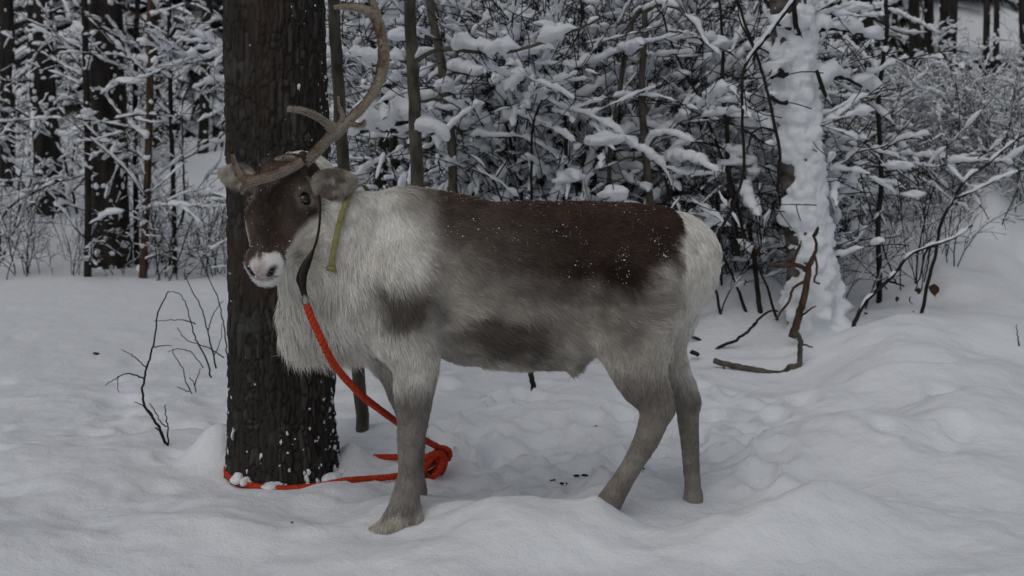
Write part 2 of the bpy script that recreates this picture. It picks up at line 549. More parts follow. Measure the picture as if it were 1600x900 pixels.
# trunk of the body, neck and mane
chain([(632, 418, 0, 114), (740, 433, 0, 117), (860, 438, 0, 123), (975, 426, 0, 108), (1040, 415, 0, 80)], 0.06, 0.80)
chain([(640, 345, 0, 46), (720, 352, 0, 36)], 0.08)
chain([(1035, 392, -.02, 60), (1072, 396, 0, 36)], 0.06)
chain([(1055, 372, 0, 24), (1088, 374, 0, 17), (1102, 390, 0, 12), (1098, 410, 0, 7)], 0.04)
chain([(620, 425, 0, 108), (570, 420, -.03, 98), (525, 392, -.08, 80), (488, 352, -.13, 58)], 0.06, 0.85)
chain([(560, 440, -.04, 80), (500, 462, -.06, 55), (478, 500, -.06, 34)], 0.07)
chain([(600, 470, 0, 75), (530, 498, -.04, 42)], 0.07)
chain([(560, 372, -.03, 68), (500, 335, -.11, 45)], 0.06)
# belly skirt and sheath
chain([(720, 520, 0, 42), (800, 535, 0, 34), (880, 530, 0, 36)], 0.06)
chain([(890, 548, 0, 16), (893, 574, 0, 7)], 0.04)
# near fore leg
chain([(640, 430, -.10, 75), (632, 500, -.115, 60), (648, 560, -.115, 39), (647, 610, -.115, 30), (645, 655, -.11, 24), (642, 682, -.11, 21.5), (639, 700, -.11, 17.5), (637, 735, -.11, 14.5), (635, 765, -.11, 16)], 0.04)
chain([(635, 765, -.11, 16), (632, 785, -.115, 20), (622, 805, -.125, 20), (606, 822, -.14, 16), (586, 831, -.15, 10)], 0.025)
chain([(632, 780, -.10, 18), (628, 806, -.09, 19), (616, 824, -.09, 14), (600, 832, -.09, 8)], 0.02)
chain([(636, 785, -.11, 16), (648, 805, -.12, 12), (654, 812, -.12, 7)], 0.02)
# far fore leg
chain([(612, 450, .10, 70), (606, 520, .10, 46), (626, 575, .10, 33), (640, 640, .10, 22), (645, 690, .10, 19), (648, 735, .10, 14), (652, 770, .10, 15), (645, 800, .09, 18), (630, 822, .08, 12)], 0.04)
# near hind leg
chain([(985, 455, -.10, 88), (990, 530, -.115, 58), (1000, 580, -.11, 41), (1018, 615, -.10, 30), (1027, 638, -.10, 24)], 0.05)
chain([(1027, 638, -.10, 24), (1012, 682, -.10, 19.5), (990, 722, -.10, 15.5), (969, 757, -.10, 16.5), (950, 788, -.10, 19), (930, 825, -.11, 16)], 0.015)
cone(bp(1040, 634, -.10), .015, bp(1024, 668, -.10), .016, 0.015)
# far hind leg
chain([(1015, 460, .10, 80), (1030, 530, .11, 42), (1048, 575, .11, 28), (1066, 605, .11, 21), (1073, 625, .11, 18)], 0.05)
chain([(1073, 625, .11, 18), (1076, 665, .11, 15), (1079, 710, .11, 13), (1082, 755, .11, 12), (1082, 782, .11, 15), (1068, 812, .10, 11)], 0.02)

# head: local axes f (towards muzzle), s (photo left), u (out of the forehead)
HP = U(447, 262, 4.00)
HM = U(403, 430, 3.735)
hf = HM - HP; HL = np.linalg.norm(hf); hf /= HL
hs_ = np.cross(hf, [0, 0, 1.0]); hs_ /= np.linalg.norm(hs_)
hu = np.cross(hs_, hf); hu = hu if hu[1] < 0 else -hu
HR = np.stack([hf, hs_, hu])


def hp(f, s, u):
    return HP + hf * f + hs_ * s + hu * u


def hc(a, ra, b, rb, k=0.02, sy=1.0):
    cone(hp(*a), ra, hp(*b), rb, k)


def hl(pts, k=0.02):
    limb([(*hp(*p[:3]), p[3]) for p in pts], k)


hl([(.02, 0, -.055, .088), (.08, 0, -.050, .098), (.135, 0, -.050, .096), (.20, 0, -.043, .076), (.26, 0, -.038, .060), (HL - .07, 0, -.036, .052)], .03)
hl([(.06, 0, -.11, .072), (.16, 0, -.098, .058), (.26, 0, -.078, .040), (HL - .06, 0, -.066, .034)], .03)
hl([(HL - .062, .030, -.026, .032), (HL - .050, .012, -.018, .034), (HL - .050, -.012, -.018, .034), (HL - .062, -.030, -.026, .032)], .022)   # muzzle pad
hl([(HL - .050, .026, -.066, .020), (HL - .036, 0, -.066, .022), (HL - .050, -.026, -.066, .020)], .018)                                      # lower lip
for sg in (1, -1):
    hl([(.075, sg * .058, .012, .026), (.105, sg * .074, .006, .024), (.14, sg * .070, -.008, .018)], .016)     # brow ridge
    hl([(.15, sg * .066, -.045, .036), (.20, sg * .054, -.055, .034), (.25, sg * .036, -.055, .028)], .03)      # cheek
hl([(.015, -.055, .01, .024), (.0, -.065, .045, .021)], .02)
hl([(.02, .045, .01, .024), (.01, .05, .028, .021)], .02)
hc((.0, 0, -.10), .095, (-.04, .0, -.16), .12, .05)
cone(hp(.05, 0, -.12), .085, bp(500, 390, -.10), .13, .06)


def carve_ball(c, r, k=0.012):
    m = r + k + 0.01
    sl, X, Y, Z = region(np.asarray(c) - m, np.asarray(c) + m)
    d = -(np.sqrt((X - c[0]) ** 2 + (Y - c[1]) ** 2 + (Z - c[2]) ** 2) - r).astype(np.float32)
    f = FIELD[sl]
    h = np.clip(0.5 - 0.5 * (f - d) / k, 0, 1)
    FIELD[sl] = f * (1 - h) + d * h + k * h * (1 - h)


EYES = [hp(.122, sg * .081, -.004) for sg in (1, -1)]
NOST = [hp(HL - .024, sg * .037, -.012) for sg in (1, -1)]
for sg, e in zip((1, -1), EYES):
    carve_ball(e + hs_ * sg * .014 + hu * .010, .022)
NOSTP = [[hp(HL - .016 - .010 * t, sg * (.029 + .021 * t), -.024 + .020 * t + .006 * math.sin(t * 3.1)) for t in np.linspace(0, 1, 6)] for sg in (1, -1)]
for pts_ in NOSTP:
    for i, q_ in enumerate(pts_):
        carve_ball(q_, .0075 - .0005 * i, .008)
for i in range(-6, 7):
    carve_ball(hp(HL - .012 - .022 * (i / 6) ** 2, i * .0055, -.050), .006, .008)      # mouth line


def ear(root, tip, face, w, th=0.010):
    ax = tip - root; L = np.linalg.norm(ax); ax /= L
    face = np.asarray(face, float); face -= ax * (face @ ax); face /= np.linalg.norm(face)
    sd_ = np.cross(face, ax)
    Rm = np.stack([ax, sd_, face])
    c = (root + tip) / 2
    ellip(c, Rm, (L / 2, w, 0.024), 0.012, carve=(c + face * 0.020 + ax * 0.006, (L / 2 * .98, w * .94, 0.026)))
    ct = root + ax * L * .80
    ellip(ct, Rm, (L * .30, w * .52, .012), 0.012, carve=(ct + face * .014, (L * .29, w * .48, .014)))
    return (c, Rm, (L / 2 * 1.15, w, .024))


EARS = [ear(U(484, 291, 3.955), U(553, 279, 3.94), (-.15, -1, -.35), .044),
        ear(U(400, 285, 3.97), U(346, 268, 4.00), (.15, -1, -.2), .042)]


def surface_nets(F_, h, o):
    s = F_ < 0
    nx, ny, nz = F_.shape
    any_, all_ = np.zeros((nx - 1, ny - 1, nz - 1), bool), np.ones((nx - 1, ny - 1, nz - 1), bool)
    for a in (0, 1):
        for b in (0, 1):
            for c in (0, 1):
                q = s[a:nx - 1 + a, b:ny - 1 + b, c:nz - 1 + c]
                any_ |= q; all_ &= q
    act = any_ & ~all_
    ci = np.argwhere(act)
    idx = np.full(act.shape, -1, np.int64); idx[act] = np.arange(len(ci))
    acc = np.zeros((len(ci), 3)); cnt = np.zeros(len(ci))
    cor = [(a, b, c) for a in (0, 1) for b in (0, 1) for c in (0, 1)]
    val = {c: F_[ci[:, 0] + c[0], ci[:, 1] + c[1], ci[:, 2] + c[2]].astype(float) for c in cor}
    for A in cor:
        for ax in range(3):
            if A[ax] == 0:
                B = tuple(1 if k == ax else A[k] for k in range(3))
                va, vb = val[A], val[B]
                x = (va < 0) != (vb < 0)
                t = np.where(x, va / np.where(x, va - vb, 1), 0)
                pnt = np.array(A, float)[None] + np.eye(3)[ax][None] * t[:, None]
                acc += np.where(x[:, None], pnt, 0); cnt += x
    V = o + (ci + acc / cnt[:, None]) * h
    quads = []
    for ax in range(3):
        sl0 = [slice(1, n - 1) for n in F_.shape]; sl1 = list(sl0)
        sl0[ax] = slice(0, F_.shape[ax] - 1); sl1[ax] = slice(1, F_.shape[ax])
        s0, s1 = s[tuple(sl0)], s[tuple(sl1)]
        e = np.argwhere(s0 != s1)
        if not len(e): continue
        inside0 = s0[tuple(e.T)]
        g = e + 1; g[:, ax] = e[:, ax]
        b, c = (ax + 1) % 3, (ax + 2) % 3
        def cell(db, dc):
            q = g.copy(); q[:, b] -= db; q[:, c] -= dc
            return idx[tuple(q.T)]
        q = np.stack([cell(1, 1), cell(0, 1), cell(0, 0), cell(1, 0)], -1)
        q = np.where(inside0[:, None], q, q[:, ::-1])
        quads.append(q)
    return V, np.concatenate(quads)


RV, RQ = surface_nets(FIELD, GH, go)
# keep the one connected body, smooth the grid steps
E = np.concatenate([RQ[:, [0, 1]], RQ[:, [1, 2]], RQ[:, [2, 3]], RQ[:, [3, 0]]])
for it in range(3):
    s_, c_ = np.zeros_like(RV), np.zeros(len(RV))
    np.add.at(s_, E[:, 0], RV[E[:, 1]]); np.add.at(s_, E[:, 1], RV[E[:, 0]])
    np.add.at(c_, E[:, 0], 1); np.add.at(c_, E[:, 1], 1)
    RV = RV + (s_ / c_[:, None] - RV) * (0.5 if it < 2 else 0.3)
FN = np.cross(RV[RQ[:, 2]] - RV[RQ[:, 0]], RV[RQ[:, 3]] - RV[RQ[:, 1]])
RN = np.zeros_like(RV)
for k in range(4): np.add.at(RN, RQ[:, k], FN)
RN /= np.linalg.norm(RN, axis=1, keepdims=True) + 1e-12


def sample_field(p):
    q = np.clip((np.asarray(p) - go) / GH, 0, np.array(gn) - 2)
    i = q.astype(int); f = q - i
    o = 0
    for a in (0, 1):
        for b in (0, 1):
            for c in (0, 1):
                w = (f[:, 0] if a else 1 - f[:, 0]) * (f[:, 1] if b else 1 - f[:, 1]) * (f[:, 2] if c else 1 - f[:, 2])
                o = o + w * FIELD[i[:, 0] + a, i[:, 1] + b, i[:, 2] + c]
    return o


def in_ear(P):
    m = np.zeros(len(P))
    for c, Rm, r in EARS:
        q = (P - c) @ Rm.T / (np.asarray(r) * 1.12 + 0.004)
        m = np.maximum(m, (np.sum(q * q, 1) < 1).astype(float))
    return m


def head_mask(P):
    L = (P - HP) @ HR.T
    f, u = L[:, 0], L[:, 2]
    m = sstep(-.07 - .05 * sstep(-.09, -.05, u), -.02 - .05 * sstep(-.09, -.05, u), f) * sstep(HL + .1, HL + .05, f) * sstep(-.155, -.125, u) * sstep(.145, .115, np.abs(L[:, 1]))
    return m, L


def mixc(a, b, t):
    return a * (1 - t[:, None]) + np.asarray(b)[None] * t[:, None]


def blob(x, y, cx, cy, rx, ry, soft=0.35):
    d = np.hypot((x - cx) / rx, (y - cy) / ry)
    return sstep(1 + soft, 1 - soft, d)


def coat(P):
    """natural coat colour of the animal at body points P"""
    px = HX + P[:, 0] * F / P[:, 1]; py = HY + (CZ - P[:, 2]) * F / P[:, 1]
    n1 = fbm(P * 14, 3, 81); n2 = fbm(P * 5, 2, 85); n3 = fbm(P * np.array([60, 60, 25]), 2, 87)
    n4 = fbm(P * np.array([9, 9, 9]), 3, 83)
    px = px + n1 * 16 + n4 * 22; py = py + n2 * 16 + n1 * 10 + n4 * 26
    W = np.array([.82, .80, .745])
    c = np.tile(W, (len(P), 1))
    c = mixc(c, (.62, .575, .51), 0.5 * sstep(0.1, 0.7, n1))
    # flank grey below the saddle
    fl = sstep(640, 720, px) * sstep(1085, 1020, px) * sstep(360, 430, py)
    c = mixc(c, (.52, .475, .42), fl * 0.75)
    # saddle
    yb = np.interp(px, [610, 650, 690, 760, 830, 900, 960, 1010, 1050, 1075], [300, 352, 408, 436, 456, 478, 488, 470, 425, 370])
    sad = sstep(58, -52, py - yb) * sstep(596, 700, px) * sstep(1078, 1056, px)
    sadc = np.tile(np.array([.048, .031, .025]), (len(P), 1))
    sadc = mixc(sadc, (.135, .112, .096), blob(px, py, 725, 395, 105, 65, .8) * 0.85)
    sadc = mixc(sadc, (.032, .017, .014), blob(px, py, 950, 450, 80, 36, .6) * 0.9)
    sadc = mixc(sadc, (.075, .044, .032), sstep(345, 318, py) * 0.6)
    c = c * (1 - sad[:, None]) + sadc * sad[:, None]
    half = sstep(75, 10, py - yb) * sstep(680, 800, px) * sstep(1070, 1030, px) * (1 - sad)
    c = mixc(c, (.17, .14, .12), half * 0.55)
    c = mixc(c, (.09, .068, .055), blob(px, py, 850, 455, 90, 9, .8) * .5)
    # withers line
    c = mixc(c, (.16, .125, .10), sstep(315, 298, py) * sstep(610, 660, px) * sstep(760, 690, px) * .8)
    # shoulder patch
    c = mixc(c, (.055, .040, .034), blob(px, py, 634, 474, 46, 40, .7) * .95)
    c = mixc(c, (.30, .265, .23), blob(px, py, 690, 460, 60, 70, .7) * .35)
    # belly patch
    c = mixc(c, (.085, .070, .060), blob(px, py, 795, 528, 84, 34, .55) * .9)
    # rump stays white
    c = mixc(c, (.82, .80, .745), sstep(1062, 1078, px) * sstep(480, 440, py))
    # legs
    lg = sstep(545, 640, py) * (1 - sstep(700, 740, px) * sstep(900, 860, px))
    c = mixc(c, (.205, .185, .168), lg * .9)
    c = mixc(c, (.34, .30, .26), lg * sstep(.1, .5, n2) * .4)
    c = mixc(c, (.62, .58, .50), sstep(775, 795, py) * sstep(700, 660, px) * .8)
    c = mixc(c, (.22, .19, .165), lg * sstep(.0, .5, n3) * .5)
    # head
    hm, L = head_mask(P)
    f, s, u = L[:, 0] + n1 * .012, L[:, 1], L[:, 2] + n2 * .006
    lowc = -.062 + .036 * sstep(.10, .24, f)                     # pale jaw and cheek start here
    dark = sstep(lowc - .014, lowc + .014, u) * sstep(HL - .038, HL - .070, f + n1 * .05 + n3 * .02 - .020 * sstep(.03, .0, np.abs(s)))
    hcx = np.tile(np.array([.74, .70, .63]), (len(P), 1))
    hcx = mixc(hcx, (.072, .052, .043), dark)
    hcx = mixc(hcx, (.038, .027, .022), dark * blob(f, s, .21, 0, .11, .035, .6))
    hcx = mixc(hcx, (.12, .092, .078), dark * sstep(.0, .6, n3 + n1 * .5) * .55)
    hcx = mixc(hcx, (.14, .10, .085), dark * sstep(.03, .06, np.abs(s)) * sstep(.17, .24, f) * .7)
    muz = sstep(HL - .070, HL - .042, f + n1 * .05 + n3 * .02 - .020 * sstep(.03, .0, np.abs(s)))
    hcx = mixc(hcx, (.76, .75, .73), muz)
    hcx = mixc(hcx, (.50, .41, .39), blob(f, s, HL - .010, 0, .022, .024, .6) * sstep(-.055, -.03, u) * .8)
    for e in EYES:
        d = np.linalg.norm(P - e, axis=1)
        hcx = mixc(hcx, (.24, .205, .175), sstep(.050, .030, d) * (.40 + .5 * sstep(-.4, .4, n3)))
        hcx = mixc(hcx, (.018, .014, .012), sstep(.027, .020, d))
    for pts_ in NOSTP:
        dn = np.minimum.reduce([np.linalg.norm(P - q_, axis=1) for q_ in pts_])
        hcx = mixc(hcx, (.16, .14, .135), sstep(.022, .012, dn) * .6)
        hcx = mixc(hcx, (.022, .018, .018), sstep(.0145, .0095, dn))
    ml = np.minimum.reduce([np.linalg.norm(P - hp(HL - .012 - .022 * (i / 6) ** 2, i * .0055, -.050), axis=1) for i in range(-6, 7, 2)])
    hcx = mixc(hcx, (.10, .085, .08), sstep(.011, .006, ml) * .8)
    c = c * (1 - hm[:, None]) + hcx * hm[:, None]
    ie = in_ear(P)
    eb = np.tile(np.array([.42, .39, .345]), (len(P), 1))
    for c_e, Rm, r_e in EARS:
        q_e = (P - c_e) @ Rm.T / np.asarray(r_e)
        eb = mixc(eb, (.10, .080, .066), sstep(.45, .95, np.abs(q_e[:, 1])) * (np.sum(q_e * q_e, 1) < 1.6) * .85)
    eb = mixc(eb, (.16, .135, .115), sstep(-.1, .5, fbm(P * 30, 2, 91)))
    c = c * (1 - ie[:, None]) + eb * ie[:, None]
    return np.clip(c, 0.01, 0.9)


reindeer = thing("reindeer", "white and dark brown reindeer with one tall curved antler, tied by an orange rope", "reindeer", (bp(840, 430, 0)[0], Y0, 0.05))
RORG = np.array(reindeer.location)
M_HIDE = mat_attr("reindeer_hide", "coat_color", 0.9, 0.1, 0.5, 90)
bme = mesh_from("body", RV - RORG, RQ, None, M_HIDE)
RC = coat(RV)
ca = bme.color_attributes.new("coat_color", 'FLOAT_COLOR', 'POINT')
ca.data.foreach_set("color", np.hstack([RC, np.ones((len(RC), 1))]).astype(np.float32).ravel())
body = link("body", bme, reindeer)

# fur
NH = 230000
area = np.linalg.norm(FN, axis=1)
qc = RV[RQ].mean(1)
qpx = HX + qc[:, 0] * F / qc[:, 1]; qpy = HY + (CZ - qc[:, 2]) * F / qc[:, 1]
qhm, _ = head_mask(qc)
dens = area * (1 + 1.2 * np.maximum(qhm, in_ear(qc))) * np.where(qpy > 600, 1.5, 1.0) * np.where(qc[:, 2] < 0.02, 0, 1)
pick = RNG.choice(len(RQ), NH, p=dens / dens.sum())
a, b = RNG.random(NH)[:, None], RNG.random(NH)[:, None]
q = RQ[pick]
HPt = (RV[q[:, 0]] * (1 - a) + RV[q[:, 1]] * a) * (1 - b) + (RV[q[:, 3]] * (1 - a) + RV[q[:, 2]] * a) * b
HN = (RN[q[:, 0]] * (1 - a) + RN[q[:, 1]] * a) * (1 - b) + (RN[q[:, 3]] * (1 - a) + RN[q[:, 2]] * a) * b
HN /= np.linalg.norm(HN, axis=1, keepdims=True) + 1e-9
hpx = HX + HPt[:, 0] * F / HPt[:, 1]; hpy = HY + (CZ - HPt[:, 2]) * F / HPt[:, 1]
hmk, HLc = head_mask(HPt)
iem = in_ear(HPt)
D = np.tile(np.array([1.0, 0, -0.38]), (NH, 1))
LEN = np.full(NH, 0.030)


def setf(w, d, ln):
    global D, LEN
    D = D * (1 - w[:, None]) + np.asarray(d)[None] * w[:, None]
    LEN = LEN * (1 - w) + ln * w


setf(sstep(700, 600, hpx), (0.45, -.05, -1.0), 0.042)
setf(sstep(590, 530, hpx) * sstep(380, 450, hpy), (0.05, -.12, -1.0), 0.085)
setf(sstep(560, 500, hpx) * sstep(470, 520, hpy), (-0.02, -.08, -1.0), 0.105)
setf(sstep(1040, 1090, hpx), (0.25, 0, -1.0), 0.036)
setf(sstep(470, 560, hpy) * sstep(700, 760, hpx) * sstep(960, 900, hpx), (0.8, 0, -.5), 0.042)
setf(sstep(500, 575, hpy) * (1 - sstep(690, 720, hpx) * sstep(940, 900, hpx)) * sstep(575, 600, hpx), (0.15, 0, -1.0), 0.026)
setf(sstep(600, 680, hpy), (0.08, 0, -1.0), 0.013)
setf(sstep(770, 800, hpy) * sstep(700, 670, hpx), (-0.3, -.3, -1.0), 0.024)
D = D * (1 - hmk[:, None]) + (-hf + 0.25 * np.sign(HLc[:, 1:2]) * hs_ - 0.3 * hu) * hmk[:, None]
LEN = LEN * (1 - hmk) + (0.016 - 0.006 * sstep(HL - .09, HL - .05, HLc[:, 0]) + 0.016 * sstep(-.05, -.10, HLc[:, 2])) * hmk
LEN = np.where(iem > 0, 0.018, LEN)
nearface = np.minimum.reduce([np.linalg.norm(HPt - e, axis=1) for e in EYES + NOST])
LEN *= np.where(nearface < 0.03, 0.35, 1)
# locks: hair directions wander together at a few centimetres
clump = np.stack([fbm(HPt * 22, 2, 101), fbm(HPt * 22, 2, 105), fbm(HPt * 22, 2, 109)], 1)
D /= np.linalg.norm(D, axis=1, keepdims=True)
big = np.stack([fbm(HPt * 8, 2, 111), fbm(HPt * 8, 2, 113), fbm(HPt * 8, 2, 115)], 1)
D = D + clump * 0.65 + big * .35 + RNG.normal(0, .13, (NH, 3))
D -= HN * np.sum(D * HN, 1, keepdims=True)
D /= np.linalg.norm(D, axis=1, keepdims=True) + 1e-9
lift = 0.30 + 0.15 * RNG.random(NH) + 0.25 * np.maximum(0, clump[:, 0])
LEN = LEN * RNG.uniform(0.6, 1.15, NH) * (1 + 0.3 * clump[:, 1])
PT = np.zeros((NH, 4, 3))
for i, t in enumerate((0, .33, .67, 1.0)):
    PT[:, i] = HPt - HN * 0.001 + LEN[:, None] * (D * t + HN * (lift * (t - 0.55 * t * t))[:, None])
    PT[:, i, 2] -= LEN * 0.18 * t * t
    PT[:, i] += RNG.normal(0, 1, (NH, 3)) * (LEN * 0.03 * t)[:, None]
FC = coat(HPt) * RNG.uniform(0.78, 1.22, (NH, 1)) * (1 + .28 * fbm(HPt * np.array([20, 20, 34]), 2, 117))[:, None]
FC = np.clip(FC + 0.02 * (RNG.random((NH, 1)) > 0.93), 0.008, 0.9)
# antlers
ANT_V = []


def antler(curves, name="antler"):
    mb = MB()
    for pts in curves:
        S = spline([(*U(p[0], p[1], p[2]), p[3] * p[2] / F) for p in pts], 12)
        R = S[:, 3] * .90 * (1 + 0.16 * fbm(S[:, :3] * 40, 2, 121))
        tube(mb, S[:, :3], R, 12)
    V = np.concatenate(mb.v); V = V + 0.0022 * fbm(V * np.array([150, 150, 70]), 2, 125)[:, None] * np.array([1, 1, 1])
    mb.v = [V]
    Qa = np.concatenate(mb.q)
    ANT_V.append((V, np.concatenate([Qa[:, [0, 1, 2]], Qa[:, [0, 2, 3]]])))
    return mb


M_ANT = mat_noise("antler_velvet", (.13, .08, .055), (.34, .285, .22), 16, (1, 1, .7), rough=0.85, bump=0.6, bscale=130, bdist=0.004)
tall = antler([
    [(476, 254, 3.96, 10.1), (488, 243, 3.955, 9.0), (508, 222, 3.96, 9.0), (527, 203, 3.97, 12.5), (545, 188, 3.98, 8.6), (568, 165, 3.99, 7.8), (588, 136, 4.01, 8.6), (598, 105, 4.03, 9.4), (599, 75, 4.05, 8.6),
     (594, 48, 4.06, 8.6), (584, 24, 4.07, 8.6), (562, 12, 4.07, 7.0), (540, 10, 4.06, 5.5), (522, 11, 4.05, 3.1)],
    [(594, 45, 4.06, 6.2), (588, 18, 4.08, 5.5), (578, -8, 4.10, 5.5), (570, -35, 4.12, 3.9)],
    [(600, 60, 4.05, 5.5), (598, 40, 4.04, 3.9), (597, 31, 4.03, 2.3)],
    [(524, 204, 3.97, 9.4), (510, 192, 3.93, 7.0), (492, 180, 3.88, 5.5), (470, 172, 3.84, 5.5), (450, 169, 3.82, 3.9)],
    [(530, 196, 3.97, 6.2), (535, 182, 3.97, 4.7), (529, 165, 3.96, 2.3), (528, 150, 3.96, 1.6)],
    [(545, 192, 3.98, 5.5), (560, 196, 3.95, 3.9), (568, 194, 3.92, 3.9), (570, 188, 3.90, 2.3)],
])
link("antler", tall.data("antler", M_ANT, origin=RORG), reindeer)["label"] = "tall curved velvet antler"
low = antler([
    [(470, 252, 3.955, 8.7), (452, 262, 3.90, 8.7), (432, 271, 3.86, 8.7), (410, 278, 3.835, 8.1), (390, 282, 3.825, 8.7), (376, 277, 3.83, 6.7), (369, 262, 3.84, 4.7), (362, 242, 3.85, 2.7)],
    [(388, 284, 3.825, 6.0), (380, 294, 3.82, 4.0), (377, 303, 3.82, 2.7)],
    [(470, 250, 3.96, 5.3), (448, 246, 3.98, 4.7), (424, 252, 3.99, 4.0), (405, 258, 4.0, 2.0)],
])
link("antler", low.data("antler", M_ANT, origin=RORG), reindeer)["label"] = "low antler tine lying across the brow"

# velvet fuzz on the antlers joins the coat
for V_, T_ in ANT_V:
    k_n = 26000 if len(V_) > 2500 else 9000
    t3 = V_[T_]; ar = np.linalg.norm(np.cross(t3[:, 1] - t3[:, 0], t3[:, 2] - t3[:, 0]), axis=1)
    pk = RNG.choice(len(T_), k_n, p=ar / ar.sum())
    w1, w2_ = RNG.random((2, k_n, 1)); fl_ = (w1 + w2_) > 1; w1 = np.where(fl_, 1 - w1, w1); w2_ = np.where(fl_, 1 - w2_, w2_)
    p_ = t3[pk, 0] + (t3[pk, 1] - t3[pk, 0]) * w1 + (t3[pk, 2] - t3[pk, 0]) * w2_
    n_o = np.cross(t3[pk, 1] - t3[pk, 0], t3[pk, 2] - t3[pk, 0]); n_o /= np.linalg.norm(n_o, axis=1, keepdims=True) + 1e-12
    ln = RNG.uniform(.001, .0030, k_n)[:, None]
    dd = n_o + RNG.normal(0, .45, (k_n, 3)) + np.array([0, 0, -.25])
    q4 = np.stack([p_ + dd * ln * t for t in (0, .33, .67, 1)], 1)
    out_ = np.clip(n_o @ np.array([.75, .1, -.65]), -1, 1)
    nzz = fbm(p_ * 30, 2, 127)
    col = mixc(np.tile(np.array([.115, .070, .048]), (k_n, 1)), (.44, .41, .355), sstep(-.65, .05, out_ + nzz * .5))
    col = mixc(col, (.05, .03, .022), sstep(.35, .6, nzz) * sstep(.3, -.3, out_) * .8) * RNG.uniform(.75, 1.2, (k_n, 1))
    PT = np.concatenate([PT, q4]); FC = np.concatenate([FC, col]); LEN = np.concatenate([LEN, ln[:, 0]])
NH = len(PT)
fc = bpy.data.hair_curves.new("fur")
fc.add_curves([4] * NH)
fc.attributes["position"].data.foreach_set("vector", (PT - RORG).astype(np.float32).ravel())
ra = fc.attributes.new("radius", 'FLOAT', 'POINT')
rad = np.tile(np.array([1.0, .85, .6, .12]), (NH, 1)) * (0.00075 + 0.00045 * sstep(0.01, 0.05, LEN))[:, None]
ra.data.foreach_set("value", rad.astype(np.float32).ravel())
cc = fc.attributes.new("coat_color", 'FLOAT_COLOR', 'CURVE')
cc.data.foreach_set("color", np.hstack([FC, np.ones((NH, 1))]).astype(np.float32).ravel())
M_FUR, n_, l_, b_ = mat_new("reindeer_fur", (.5, .5, .5), 0.75, 0.15)
at_ = n_.new("ShaderNodeAttribute"); at_.attribute_name = "coat_color"
l_.new(at_.outputs["Color"], b_.inputs["Base Color"])
fc.materials.append(M_FUR)
fur = link("fur", fc, reindeer)

# eyes
M_EYE, _, _, _ = mat_new("eye", (.010, .007, .005), 0.04, 1.0)
for sg, e in zip((1, -1), EYES):
    mb = MB(); v, f_ = ICO2
    c_ = e - hs_ * sg * .003
    mb.add(c_ + v * .0188, None, f_)
    link("eye", mb.data("eye", M_EYE, origin=RORG), reindeer)

# hooves
M_HOOF = mat_noise("hoof", (.012, .010, .009), (.04, .034, .03), 40, rough=0.6)
for pts in ([(594, 831, 4.00, 9), (583, 836, 3.99, 7), (577, 839, 3.985, 3)], [(608, 833, 4.05, 9), (597, 837, 4.045, 7), (590, 840, 4.04, 3)],
            [(1070, 800, 4.235, 13), (1060, 808, 4.22, 10), (1053, 813, 4.21, 5)], [(932, 812, 4.04, 15), (920, 826, 4.03, 10), (912, 832, 4.02, 5)],
            [(640, 815, 4.24, 14), (626, 824, 4.23, 9), (618, 828, 4.22, 4)], [(644, 803, 4.05, 5), (652, 807, 4.04, 4), (656, 809, 4.04, 2)]):
    mb = MB()
    S = spline([(*U(p[0], p[1], p[2]), p[3] * p[2] / F) for p in pts], 5)
    tube(mb, S[:, :3], S[:, 3], 10)
    link("hoof", mb.data("hoof", M_HOOF, origin=RORG), reindeer)

# snow grains dusted over the back
mb = MB()
sel = np.where((hpy < 520) & (hpx > 640) & (hpx < 1070) & (HN[:, 2] > -0.1))[0]
w = np.clip(HN[sel, 2], 0.05, 1) ** 1.2 + 0.5 * blob(hpx[sel], hpy[sel], 1000, 400, 70, 35, .5) + .25 * blob(hpx[sel], hpy[sel], 880, 420, 60, 30, .5)
w *= sstep(-.15, .5, fbm(HPt[sel] * 16, 2, 131)) * 1.8
sel = sel[RNG.random(len(sel)) < 0.045 * w]
head_s = np.where((hmk > .5) & (HLc[:, 0] > .03) & (HLc[:, 2] > -.03))[0]
sel = np.concatenate([sel, head_s[RNG.random(len(head_s)) < 0.004], head_s[(HLc[head_s, 0] > HL - .10) & (RNG.random(len(head_s)) < .03)]])
for i in sel:
    lump(mb, PT[i, 2] + HN[i] * 0.003, RNG.uniform(.0007, .0012) * (1 + 1.3 * (RNG.random() > .9)), ICO0, .3)
dust = link("snow_dusting", mb.data("snow_dusting", M_SNOW, origin=RORG), reindeer)
dust["kind"] = "stuff"
# ------------------------------------------------------------------ collar, halter, rope
def neck_loop(p0, p1, c, n=72, off=0.012, rng=(0, 2 * math.pi)):
    """closed or open band hugging the neck: rays from c in the plane spanned by p0 and p1 out to the hide"""
    c, p0, p1 = map(np.asarray, (c, p0, p1))
    e1 = p0 - c; e1 = e1 / np.linalg.norm(e1)
    e2 = p1 - c; e2 = e2 - e1 * (e1 @ e2); e2 = e2 / np.linalg.norm(e2)
    out, nor = [], []
    for a in np.linspace(rng[0], rng[1], n):
        d = e1 * math.cos(a) + e2 * math.sin(a)
        ts = np.linspace(0.02, 0.34, 220)
        v = sample_field(c + d * ts[:, None])
        k = np.argmax(v > 0) if (v > 0).any() else 219
        out.append(c + d * (ts[k] + off)); nor.append(d)
    out, nor = np.array(out), np.array(nor)
    for _ in range(3):
        out[1:-1] = (out[:-2] + out[1:-1] * 2 + out[2:]) / 4
    return out, nor


